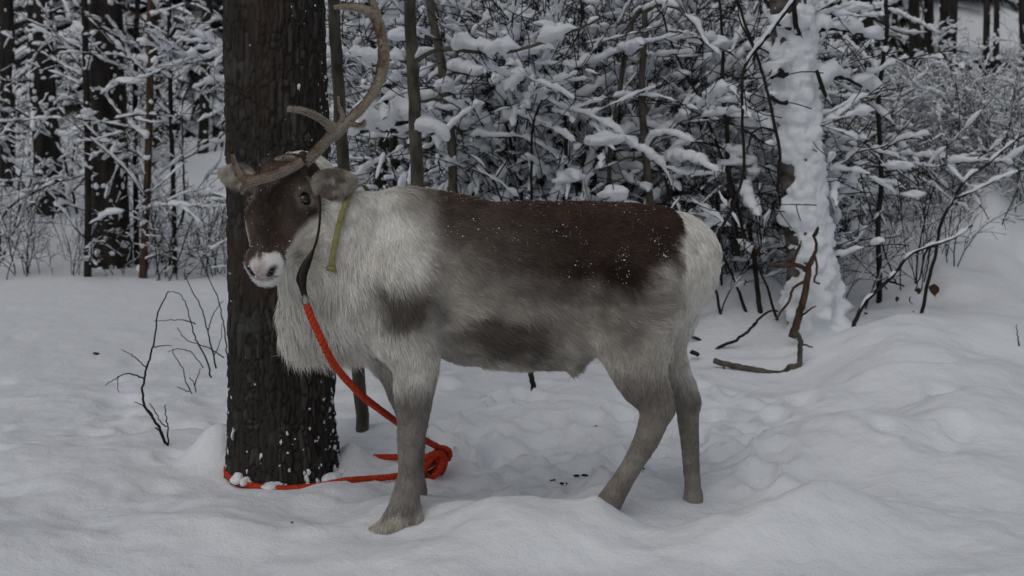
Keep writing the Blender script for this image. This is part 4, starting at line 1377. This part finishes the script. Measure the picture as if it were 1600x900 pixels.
stick_thing("spindly_shrub", "spindly shrub with long bare black stems crossing the thicket above the reindeer's back", "shrub",
            [C(7.1, 8, 3, [(880, 330), (884, 250), (882, 180), (868, 135), (845, 100), (815, 60), (790, 30), (765, -10)]),
             C(7.0, 5, 2, [(830, 330), (832, 210), (845, 160), (870, 128), (905, 105), (950, 90), (985, 70)], -.1),
             C(7.1, 5, 2, [(905, 330), (895, 280), (860, 238), (820, 216), (780, 214), (735, 212)], .1),
             C(7.1, 6, 2, [(955, 330), (925, 300), (900, 268), (870, 255)], .1), C(7.1, 4, 2, [(845, 100), (880, 85), (905, 50), (912, 0)], .1), C(7.0, 4, 2, [(870, 130), (900, 150), (930, 140), (960, 110)], .1),
             C(7.1, 4, 2, [(882, 190), (860, 200), (830, 190), (800, 175)], -.1), C(7.1, 4, 2, [(790, 330), (770, 280), (745, 250), (720, 235)], 0), C(7.1, 4, 1.5, [(770, 282), (790, 255), (800, 235)], 0)],
            M_TWIG, seed=41, snow=.055, cover=.45, wide=1.2)
stick_thing("spindly_shrub", "dark-stemmed shrub leaning above and behind the reindeer's rump", "shrub",
            [C(7.0, 10, 4, [(1152, 400), (1146, 330), (1138, 265), (1136, 200), (1128, 140), (1130, 80), (1126, 20), (1120, -40)]),
             C(7.0, 6, 3, [(1165, 380), (1150, 310), (1130, 250), (1110, 200), (1085, 140), (1060, 95), (1040, 40), (1030, -10)], .1),
             C(6.9, 6, 2, [(1060, 330), (1040, 280), (1050, 235), (1085, 222), (1130, 232), (1180, 255), (1215, 270)], .1),
             C(7.0, 9, 7, [(1192, 520), (1184, 460), (1178, 400), (1170, 350)], 0), C(7.0, 6, 4, [(1170, 500), (1152, 450), (1135, 410), (1120, 380)], 0),
             C(6.9, 5, 2, [(1215, 500), (1195, 440), (1175, 400), (1150, 375)], 0), C(6.95, 6, 3, [(1128, 505), (1120, 460), (1108, 425)], 0), C(7.0, 4, 2, [(1138, 265), (1165, 240), (1175, 205), (1180, 170)], 0),
             C(6.9, 5, 2, [(1095, 360), (1130, 352), (1175, 362), (1215, 372)], 0), C(7.0, 4, 2, [(1110, 200), (1095, 170), (1068, 165), (1050, 172)], 0)],
            M_TWIG, seed=42, snow=.060, cover=.5, wide=1.3)

# broken brown branch sticking out of the snow, and the twigs round it
stick_thing("broken_branch", "broken brown branch standing in the snow behind the reindeer's hind leg", "branch",
            [C(6.55, 13, 8, [(1238, 528), (1246, 500), (1256, 465), (1262, 430), (1264, 415), (1272, 400)]),
             C(6.55, 8, 5, [(1260, 422), (1245, 414), (1230, 415), (1214, 416), (1203, 412)], .05),
             C(6.55, 6, 3, [(1271, 402), (1276, 385), (1272, 368), (1278, 354)], 0), C(6.55, 6, 4, [(1272, 370), (1276, 362), (1278, 355)], 0),
             C(6.55, 4, 3, [(1274, 400), (1276, 425), (1272, 440), (1281, 443)], 0),
             C(6.55, 5, 3, [(1256, 440), (1240, 450), (1232, 472), (1218, 490), (1212, 500)], -.03),
             C(6.55, 4, 2, [(1240, 410), (1246, 392), (1252, 375)], 0), C(6.55, 4, 2, [(1253, 493), (1262, 486), (1275, 478)], 0)], M_TWIGB, seed=15, k=8)
stick_thing("fallen_stick", "crooked olive-brown stick lying on the snow behind the reindeer", "stick",
            [C(6.35, 9, 8, [(1116, 564), (1140, 570), (1165, 575), (1190, 580), (1212, 583), (1226, 582), (1234, 573), (1248, 570), (1250, 550), (1250, 530), (1244, 520)]),
             C(6.35, 4, 3, [(1132, 570), (1130, 580), (1128, 592)], -.02), C(6.35, 4, 2, [(1250, 536), (1260, 540), (1270, 543)], 0)], M_SAP, seed=16, k=8)
stick_thing("fallen_stick", "forked black twig lying in the snow beside the hind legs", "stick",
            [C(6.6, 6, 3, [(1104, 556), (1130, 540), (1155, 528), (1176, 510), (1188, 496), (1205, 485), (1216, 487)]), C(6.6, 3, 2, [(1180, 504), (1172, 515), (1168, 522)], 0)], M_TWIG, seed=17)
stick_thing("fallen_stick", "short black twig on the snow close to the reindeer's hind leg", "stick", [C(6.7, 6, 3, [(1078, 526), (1095, 532), (1117, 543)])], M_TWIG, seed=18)
stick_thing("fallen_stick", "small stub of black twig below the forked twig", "stick", [C(6.5, 8, 7, [(1080, 549), (1091, 555)])], M_TWIG, seed=19)
stick_thing("twig_stub", "dark upright twig stub in the snow under the reindeer's belly", "twig", [C(5.75, 8, 9, [(838, 645), (834, 615), (831, 590), (828, 570)])], M_TWIG, seed=20, k=7)
stick_thing("bark_chip", "dark flake of bark stuck in the snow at the birch's foot", "bark", [C(6.7, 12, 4, [(1308, 528), (1312, 520), (1316, 512)])], M_TWIG, seed=21, k=6)
for i, (x, y, Y) in enumerate([(905, 738, 4.65), (880, 742, 4.62), (866, 738, 4.66), (931, 668, 5.2), (1006, 750, 4.6), (152, 539, 7.2), (456, 828, 4.05)]):
    g = on_ground(x, Y)
    s_ = [4, 2.6, 2.2, 1.6, 2.2, 2.6, 1.2][i] * Y / F
    mb = MB(); r1 = np.random.default_rng(60 + i)
    for q_ in range(3): lump(mb, r1.normal(0, s_ * .8, 3) * np.array([1.5, 1, .2]), (s_ * r1.uniform(.6, 1.5), s_, s_ * .5), ICO1, .5, r1)
    o = link("snow_litter", mb.data("snow_litter", M_TWIG), None, tuple(g + np.array([0, 0, .004])))
    tag(o, "small dark scrap of litter lying on the snow", "litter", "scraps of litter on the snow")

# bare twigs in the left foreground
stick_thing("bare_twig", "bare forked twig standing alone in the snow left of the pine", "twig",
            [C(5.0, 4.8, 1.8, [(264, 715), (258, 690), (248, 668), (236, 650), (226, 632), (222, 610), (226, 590), (230, 570), (238, 545), (243, 520), (246, 490), (256, 468), (264, 454)], .15),
             C(5.0, 2.7, 1.2, [(225, 592), (212, 586), (195, 584), (180, 592), (165, 602)], -.1), C(5.0, 2.0, 1.0, [(229, 574), (215, 562), (203, 553), (190, 546)], -.1),
             C(5.0, 2.0, 1.0, [(241, 542), (255, 540), (268, 540)], .1), C(5.0, 2.7, 1.6, [(262, 700), (262, 670), (259, 652), (258, 632)], .05), C(5.0, 2.7, 1.6, [(255, 685), (247, 672), (242, 668)], -.05),
             C(5.0, 2.0, 1.2, [(236, 650), (222, 634), (210, 628)], -.05), C(5.0, 2.0, 1.2, [(260, 668), (250, 656), (240, 640), (234, 630)], .05), C(5.0, 1.4, 1.0, [(185, 590), (184, 602), (186, 614)], 0)], M_TWIG, seed=22)
stick_thing("bare_twig", "fan of bare twigs rising against the left side of the pine", "twig",
            [C(5.9, 2.7, 1.2, [(330, 590), (322, 560), (306, 530), (300, 510), (292, 480), (282, 460), (262, 455)], .1), C(5.9, 2.7, 1.2, [(338, 575), (330, 540), (322, 510), (314, 480), (300, 455), (290, 430)], -.1),
             C(5.9, 2.7, 1.4, [(360, 590), (355, 555), (352, 520), (346, 490), (338, 460), (324, 430)], -.1), C(5.9, 2.0, 1.2, [(350, 560), (335, 548), (310, 538), (290, 530), (276, 512)], .1),
             C(5.9, 2.0, 1.0, [(306, 505), (285, 500), (265, 500), (240, 502)], .1), C(5.9, 2.0, 1.0, [(325, 520), (330, 500), (340, 480), (350, 470)], 0),
             C(5.9, 2.0, 1.2, [(300, 615), (290, 595), (285, 575), (272, 555), (270, 545)], 0), C(5.9, 2.0, 1.2, [(306, 612), (303, 598), (295, 590)], 0), C(5.9, 2.0, 1.2, [(304, 600), (310, 585), (312, 575)], 0),
             C(5.9, 1.7, 1.0, [(296, 612), (284, 608), (277, 604)], 0), C(5.9, 1.7, 1.0, [(335, 555), (345, 530), (347, 505)], .1), C(5.9, 1.7, 1.0, [(318, 575), (300, 552), (280, 545), (262, 550)], .1)], M_TWIG, seed=23, snow=.010, cover=.5)
stick_thing("bare_twig", "short pair of twigs poking from the snow at the far edge by the birch", "twig",
            [C(6.0, 2.5, 1.2, [(1592, 540), (1590, 525), (1588, 508)])], M_TWIG, seed=24)

# dead leaves still hanging in the brush
def leaf_mesh(seed):
    r1 = np.random.default_rng(seed)
    n = 7; t = np.linspace(0, 1, n)
    w = np.sin(math.pi * t ** .8) * .42
    V = []
    for i in range(n):
        c = .25 * math.sin(t[i] * 3 + r1.uniform(0, 1))
        for s in (-1, 0, 1): V.append((s * w[i], c + abs(s) * .18 * r1.uniform(.6, 1.4), -t[i]))
    Q = [(i * 3 + j, i * 3 + j + 1, i * 3 + 4 + j, i * 3 + 3 + j) for i in range(n - 1) for j in (0, 1)]
    return mesh_from("dead_leaf", np.array(V), Q, None, M_LEAF)


LM = [leaf_mesh(i) for i in range(3)]
for i, (x, y, Y, s) in enumerate([(1462, 455, 7.3, 22), (1425, 470, 7.4, 12), (1436, 455, 7.4, 12), (1348, 495, 7.1, 16), (1425, 492, 7.2, 12), (1188, 396, 6.9, 18), (1194, 422, 6.9, 14), (1307, 296, 6.9, 14), (1162, 442, 6.9, 10), (1400, 468, 7.4, 10)]):
    o = link("dead_leaf", LM[i % 3], None, tuple(U(x, y - s / 2, Y)))
    o.scale = (s * Y / F * .9,) * 3
    o.rotation_euler = (0, 0, i * 1.3)
    tag(o, "curled brown dead leaf clinging to a twig near the birch", "leaf", "dead leaves in the brush near the birch")

# ------------------------------------------------------------------ background trunks
def trunk_tree(name, label, px0, py0, pxt, wid, Y, mat, group=None, snow_n=40, seed=1, height=9.0, snow_size=.03, limbs=0):
    base = on_ground(px0, Y)
    zb = min(base[2], U(px0, py0, Y)[2]) - .3
    xt = (pxt - HX) * Y / F                                         # x where the stem leaves the top of the picture
    zt = U(0, 0, Y)[2]
    sl = (xt - base[0]) / max(zt - base[2], .5)
    o = thing(name, label, "tree", (base[0], Y, base[2]), group)
    r = wid * Y / F / 2
    z = np.concatenate([np.linspace(zb, base[2] + 3.5, 60), np.linspace(base[2] + 3.8, base[2] + height, 8)])
    k = 22
    a = np.arange(k) * 2 * math.pi / k
    rr = r * (1.08 - .05 * (z - zb)) * np.where(z < base[2] + .2, 1.1, 1)
    rr = np.maximum(rr, r * .4)
    P = np.stack([base[0] + sl * (z - base[2]) + .02 * np.sin(z * 1.3 + seed), np.full_like(z, Y), z], 1)
    V = P[:, None] + np.stack([np.cos(a)[None] * rr[:, None], np.sin(a)[None] * rr[:, None], np.zeros((len(z), k))], -1)
    Vf = V.reshape(-1, 3)
    Vf = Vf + (fbm(Vf * np.array([22, 22, 5]) * (0.15 / r) ** .5, 3, seed) * r * .10)[:, None] * np.tile(np.stack([np.cos(a), np.sin(a), 0 * a], 1), (len(z), 1))
    i0 = np.arange(len(z) - 1)[:, None] * k; j0 = np.arange(k)[None]; j1 = (j0 + 1) % k
    mb = MB(); mb.add(Vf, np.stack([i0 + j0, i0 + j1, i0 + k + j1, i0 + k + j0], -1).reshape(-1, 4))
    og = np.array(o.location)
    link("trunk", mb.data("trunk", mat, origin=og), o)
    r1 = np.random.default_rng(seed + 900)
    if snow_n:
        ms = MB()
        for _ in range(snow_n):
            i = r1.integers(2, 58); aa = r1.uniform(math.pi, 2 * math.pi) if r1.random() < .8 else r1.uniform(0, math.pi)
            s = r1.uniform(.35, 1.0) * snow_size
            lump(ms, P[i] + np.array([math.cos(aa), math.sin(aa), 0]) * rr[i], (s * r1.uniform(.4, 1.2), s * .5, s * r1.uniform(.5, 1.1)), ICO1, .7, r1)
        link("snow", ms.data("snow", M_SNOW, origin=og), o)
    if limbs:
        brs = []
        PB = dict(wig=.10, droop=(.02, .10, .15), kids=((3, 5), (1, 3)), ang=(.45, .9), len=(.35, .6), taper=.3, rk=.6, t0=.25, step=.07)
        for j in range(limbs):
            i = int(r1.integers(6, 56)); az = r1.uniform(0, 6.28); up = r1.uniform(.35, 1.1)
            grow(r1, brs, P[i], (math.cos(az), math.sin(az) * .7, up), r1.uniform(.5, 1.25), max(.006, r * .28), 1, dict(PB, kids=((0, 0),) + PB['kids']))
        link("branches", build_twigs(brs, .003).data("branches", mat, origin=og), o)
        link("branch_snow", build_snow(brs, r1, .046, .62, -9, 1.1).data("branch_snow", M_SNOW, origin=og), o)
    return o


trunk_tree("pine_tree", "thick dark snow-flecked trunk, the widest on the far side of the track", 168, 432, 164, 60, 11.6, M_DBARK, snow_n=170, seed=1, snow_size=.04)
trunk_tree("pine_tree", "dark trunk half hidden by snowy twigs near the photo's left edge", 80, 385, 62, 40, 13.2, M_DBARK, snow_n=150, seed=2, snow_size=.05)
trunk_tree("pine_tree", "dark slim trunk between the thick dark trunk and the pine, behind a reddish sapling", 243, 232, 240, 22, 17, M_DBARK, snow_n=20, seed=3)
trunk_tree("pine_tree", "narrow dark trunk just left of the big pine, far up the slope", 319, 250, 321, 15, 16.4, M_DBARK, snow_n=30, seed=4)
trunk_tree("pine_tree", "thin dark trunk at the very left edge of the woods", 12, 300, 8, 22, 15, M_DBARK, snow_n=30, seed=5)
trunk_tree("young_tree", "thin reddish-brown sapling left of the big pine by the track", 224, 432, 234, 11, 10.9, M_TWIGB, snow_n=10, seed=6, snow_size=.03, limbs=15)
trunk_tree("young_tree", "thin dark sapling just left of the thick dark trunk across the track", 134, 440, 134, 10, 10.9, M_TWIG, snow_n=10, seed=7, snow_size=.03, limbs=14)
trunk_tree("young_tree", "thin dark sapling between the reddish sapling and the big pine", 270, 430, 268, 7, 11.2, M_TWIG, snow_n=6, seed=8, snow_size=.025, limbs=12)
trunk_tree("young_tree", "thin dark stem right of the reddish-brown sapling", 213, 420, 216, 8, 11.8, M_TWIG, snow_n=8, seed=9, snow_size=.025, limbs=8)
for i, (x, yb, xt, w, Y, lab) in enumerate([
        (1307, 110, 1305, 19, 19, "dark trunk nearest the birch among the distant trunks"), (1354, 118, 1355, 20, 20, "second distant trunk right of the birch"),
        (1432, 130, 1430, 17, 20, "middle distant trunk, partly screened by snowy twigs"), (1455, 150, 1452, 15, 21, "slim distant trunk beside the thickest distant trunk"),
        (1480, 158, 1482, 27, 19, "thickest of the distant trunks, left of the shed"), (1539, 105, 1540, 10, 18, "thin distant trunk in front of the shed's snowy roof"),
        (1552, 105, 1556, 9, 18, "thinner leaning trunk beside the one before the shed roof"), (1598, 110, 1598, 12, 18.5, "distant trunk cut by the photo's right edge"),
        (1137, 190, 1135, 32, 14, "dark snow-patched trunk in the thicket left of the birch"), (1398, 120, 1400, 9, 22, "thin distant trunk between the second and middle ones"), (1330, 115, 1333, 11, 23, "thin far trunk between the first two distant trunks")]):
    trunk_tree("pine_tree", lab, x, yb, xt, w, Y, M_DBARK, "distant trunks on the rise", 24 if w < 30 else 90, 30 + i, snow_size=.04)

# ------------------------------------------------------------------ the snow-plastered birch
bb = on_ground(1268, 6.85)
birch = thing("birch_tree", "leaning birch trunk plastered with thick wet snow", "tree", tuple(bb))
z = np.linspace(-.25, 4.0, 330)
ctr = spline([(*U(1270, 560, 6.85), 0), (*U(1262, 420, 6.85), 0), (*U(1252, 300, 6.85), 0), (*U(1242, 180, 6.85), 0), (*U(1236, 60, 6.85), 0), (*U(1230, -60, 6.85), 0), (*U(1215, -500, 6.85), 0)], 12)
zs = z + bb[2]
cxs = np.interp(zs, ctr[:, 2], ctr[:, 0])
k = 100
a = np.arange(k) * 2 * math.pi / k
ZZ, AA = np.meshgrid(zs, a, indexing='ij')


def birch_shell(extra):
    rr = np.interp(z, [-.25, .1, .5, 4], [.135, .118, .108, .088])[:, None] + extra
    return np.stack([cxs[:, None] + rr * np.cos(AA), 6.85 + rr * np.sin(AA), ZZ], -1).reshape(-1, 3)


V0 = birch_shell(np.zeros_like(ZZ))
nzb = fbm(V0 * np.array([6, 6, 4.5]), 3, 161); nzf = fbm(V0 * 18, 3, 165)
facing = 0.5 + 0.5 * np.cos(AA.ravel() + .55)                       # driven from the right and front
h_ = 0.040 * sstep(.24, .52, facing * .85 + nzb * 1.0 + nzf * .45) * (0.85 + .9 * nzf) + .018 * np.maximum(0, nzb) + .014 * fbm(V0 * 30, 3, 169) - .010
foot = sstep(.55, .05, np.repeat(z, k)) * (0.5 + .5 * np.cos(AA.ravel() + .6))
h_ = h_ + foot * (.05 + .05 * nzf)
i0 = np.arange(len(z) - 1)[:, None] * k; j0 = np.arange(k)[None]; j1 = (j0 + 1) % k
bq = np.stack([i0 + j0, i0 + j1, i0 + k + j1, i0 + k + j0], -1).reshape(-1, 4)
link("trunk", mesh_from("trunk", birch_shell((fbm(V0 * 14, 2, 167) * .008).reshape(ZZ.shape)) - bb, bq, None, M_BIRCH), birch)
link("snow", mesh_from("snow", birch_shell(h_.reshape(ZZ.shape)) - bb, bq, None, M_SNOW), birch)
brs = []
rb = np.random.default_rng(9)
for pts in ([(1250, 60, 6.75, 12), (1244, 40, 6.68, 10), (1241, 15, 6.62, 8), (1240, -20, 6.55, 7)], [(1235, 45, 6.72, 7), (1222, 40, 6.7, 6), (1214, 38, 6.65, 5)], [(1228, 160, 6.72, 10), (1214, 158, 6.66, 8), (1204, 150, 6.6, 7)],
            [(1225, 115, 6.74, 18), (1212, 112, 6.68, 14), (1205, 120, 6.65, 10)], [(1290, 150, 6.8, 6), (1286, 140, 6.72, 7), (1276, 110, 6.7, 6)], [(1270, 50, 6.85, 9), (1300, 45, 6.9, 6), (1340, 52, 6.95, 4), (1380, 62, 7.0, 3)],
            [(1275, 140, 6.85, 8), (1310, 120, 6.9, 6), (1345, 135, 7.0, 4), (1370, 150, 7.1, 3)], [(1215, 90, 6.85, 8), (1190, 75, 6.9, 6), (1165, 80, 7.0, 4)]):
    S = spline([(*U(p[0], p[1], p[2]), p[3] * p[2] / F / 2) for p in pts], 6)
    brs.append((S[:, :3], S[:, 3], 0))
mb = MB()
for P, R, _ in brs: tube(mb, P, R, 7)
link("branches", mb.data("branches", M_TWIG, origin=bb), birch)
link("branch_snow", build_snow(brs, rb, .07, .8, -9, 1.2).data("branch_snow", M_SNOW, origin=bb), birch)

# ------------------------------------------------------------------ shed with a snowy roof, far right
sb = np.array([U(1560, 150, 24)[0], 24.0, 0]); sb[2] = U(1560, 160, 24)[2]
shed = thing("shed", "low dark shed with a thick white snow roof at the right edge", "shed", tuple(sb))
M_WALL = mat_noise("dark_planks", (.010, .009, .008), (.03, .026, .022), 9, (1, 1, .2))
x0, x1 = (1486 - HX) * 24 / F - sb[0], (1660 - HX) * 24 / F - sb[0]
zt, zr = U(0, 97, 24)[2] - sb[2], U(0, 10, 27)[2] - sb[2]


def box(mb, lo, hi):
    lo, hi = np.array(lo), np.array(hi)
    V = np.array([[(lo, hi)[i][0], (lo, hi)[j][1], (lo, hi)[k_][2]] for i in (0, 1) for j in (0, 1) for k_ in (0, 1)])
    mb.add(V, [(0, 1, 3, 2), (4, 6, 7, 5), (0, 4, 5, 1), (2, 3, 7, 6), (0, 2, 6, 4), (1, 5, 7, 3)])


nb = 12
for i in range(nb):
    mb = MB(); w = (x1 - x0) / nb
    box(mb, (x0 + i * w + .008, 0 + .012 * (i % 2), -1.2), (x0 + (i + 1) * w - .008, .08 + .012 * (i % 2), zt))
    link("plank", mb.data("plank", M_WALL, False), shed)
mb = MB(); box(mb, (x0 + .05, .1, -1.2), (x1 - .05, 5.8, zt - .02))
link("wall", mb.data("wall", M_WALL, False), shed)
u_ = np.linspace(0, 1, 40); v_ = np.linspace(0, 1, 30)
UU, VV_ = np.meshgrid(u_, v_, indexing='ij')
Pt = np.stack([x0 - .3 + UU * (x1 - x0 + .6), -.35 + VV_ * 6.5, zt + .02 + (zr - zt) * (1 - np.abs(VV_ * 2 - 1)) ** .9], -1).reshape(-1, 3)
tp = Pt.copy(); tp[:, 2] += .24 + .05 * fbm(tp * 1.2, 2, 171); edge = ((UU == 0) | (UU == 1) | (VV_ == 0) | (VV_ == 1)).ravel(); tp[edge, 2] -= .12
i0 = (np.arange(39)[:, None] * 30 + np.arange(29)[None]).ravel()
q1 = np.stack([i0, i0 + 1, i0 + 31, i0 + 30], -1)
loop = [i * 30 for i in range(40)] + [39 * 30 + j for j in range(1, 30)] + [i * 30 + 29 for i in range(38, -1, -1)] + [j for j in range(28, 0, -1)]
side = [(loop[i], loop[(i + 1) % len(loop)], loop[(i + 1) % len(loop)] + 1200, loop[i] + 1200) for i in range(len(loop))]
mb = MB(); mb.add(np.vstack([Pt, tp]), np.vstack([q1 + 1200, side]), None)
link("roof_snow", mb.data("roof_snow", M_SNOW), shed)
mb = MB(); mb.add(np.vstack([Pt - [0, 0, .08], Pt - [0, 0, .004]]), np.vstack([q1[:, ::-1], q1 + 1200, side]), None)
link("roof", mb.data("roof", M_WALL), shed)
# grey board screen below it
go_ = on_ground(1516, 13.5)
scr = thing("board_screen", "weathered grey board screen half buried in snow below the shed", "fence", tuple(go_))
M_GREY = mat_noise("grey_boards", (.16, .155, .15), (.26, .255, .25), 8, (1, 1, .15))
wb = 9 * 13.5 / F
for i in range(7):
    mb = MB(); box(mb, ((i - 3.5) * wb + .003, -.012 + .004 * (i % 2), -.4), ((i - 2.5) * wb - .003, .012 + .004 * (i % 2), max(.1, U(0, 178, 13.5)[2] - go_[2]) + .01 * ((i * 7) % 3)))
    link("board", mb.data("board", M_GREY, False), scr)
mb = MB(); box(mb, (2.6 * wb, -.05, -.4), (3.2 * wb, -.016, max(.15, U(0, 172, 13.5)[2] - go_[2])))
link("post", mb.data("post", M_DBARK, False), scr)

# ------------------------------------------------------------------ spruces and bare trees filling the woods behind
def spruce_meshes(seed, H=7.5):
    r1 = np.random.default_rng(seed)
    tr, nd, sn = MB(), MB(), MB()
    tube(tr, np.array([[0, 0, -.3], [0, 0, H * .5], [0, 0, H]]), [.13, .09, .02], 8)
    z = .35
    while z < H - .2:
        R = (1 - z / H) ** .8 * r1.uniform(1.3, 1.7) + .12
        for b in range(int(r1.integers(6, 9))):
            az = r1.uniform(0, 6.28); L = R * r1.uniform(.7, 1.1)
            n = 6; t = np.linspace(0, 1, n)
            ca_, sa_ = math.cos(az), math.sin(az)
            P = np.stack([ca_ * L * t, sa_ * L * t, z + .10 * L * t - .42 * L * t * t + r1.normal(0, .02)], 1)
            W = L * .24 * np.sin(math.pi * (t * .85 + .12)) + .02
            S = np.array([-sa_, ca_, 0])
            # needle fan: ragged drooping tufts
            for i in range(n - 1):
                for s in (-1, 1):
                    for q_ in range(3):
                        c = P[i] + (P[i + 1] - P[i]) * r1.random()
                        d = S * s * W[i] * r1.uniform(.7, 1.4) + (P[i + 1] - P[i]) * r1.uniform(.6, 1.5) - np.array([0, 0, W[i] * r1.uniform(.2, .9)])
                        e = (P[i + 1] - P[i]) * .22 + np.array([0, 0, .015])
                        nd.add([c - e, c + e, c + d], None, [(0, 1, 2)])
            hh = L * .055 * r1.uniform(.4, 1.3)
            if r1.random() < .97:
                Tn = np.gradient(P, axis=0); Tn /= np.linalg.norm(Tn, axis=1, keepdims=True)
                Up = np.cross(np.tile(S, (n, 1)), Tn); Up = np.where(Up[:, 2:3] < 0, -Up, Up)
                tube(sn, P[1:] + Up[1:] * hh * .5, (W[1:] * .80 + .01) * r1.uniform(.75, 1.15, n - 1), 6, N=np.tile(S, (n - 1, 1)), B=Up[1:] * (hh / (W[1:, None] * .80 + .01)))
        z += r1.uniform(.20, .30)
    return tr.data("trunk", M_DBARK), nd.data("needles", M_NEEDLE, False), sn.data("snow", M_SNOW)


SPR = [spruce_meshes(500 + i, 6.5 + i * .6) for i in range(4)]
rs = np.random.default_rng(21)
n_s = 0
for Yr, step, lo, hi in ((22, 105, -120, 1280), (28, 85, -200, 1420), (36, 62, -260, 1640), (48, 50, -300, 1900)):
    px = lo
    while px < hi:
        x_ = px + rs.uniform(-.4, .4) * step
        if not (Yr <= 27 and 1290 < x_ < 1700) and not (Yr <= 32 and x_ > 1480):
            Y = Yr * rs.uniform(.95, 1.06)
            g = on_ground(x_, Y)
            t = thing("spruce_tree", "snow-laden dark spruce in the woods behind the thicket" if Yr < 30 else "distant snow-laden spruce in the dark back of the woods", "tree", tuple(g),
                      "spruces behind the thicket" if Yr < 30 else "distant spruces", rs.uniform(0, 6.28), rs.uniform(.8, 1.25))
            m_ = SPR[n_s % 4]
            link("trunk", m_[0], t); link("crown", m_[1], t); link("snow", m_[2], t)
            n_s += 1
        px += step
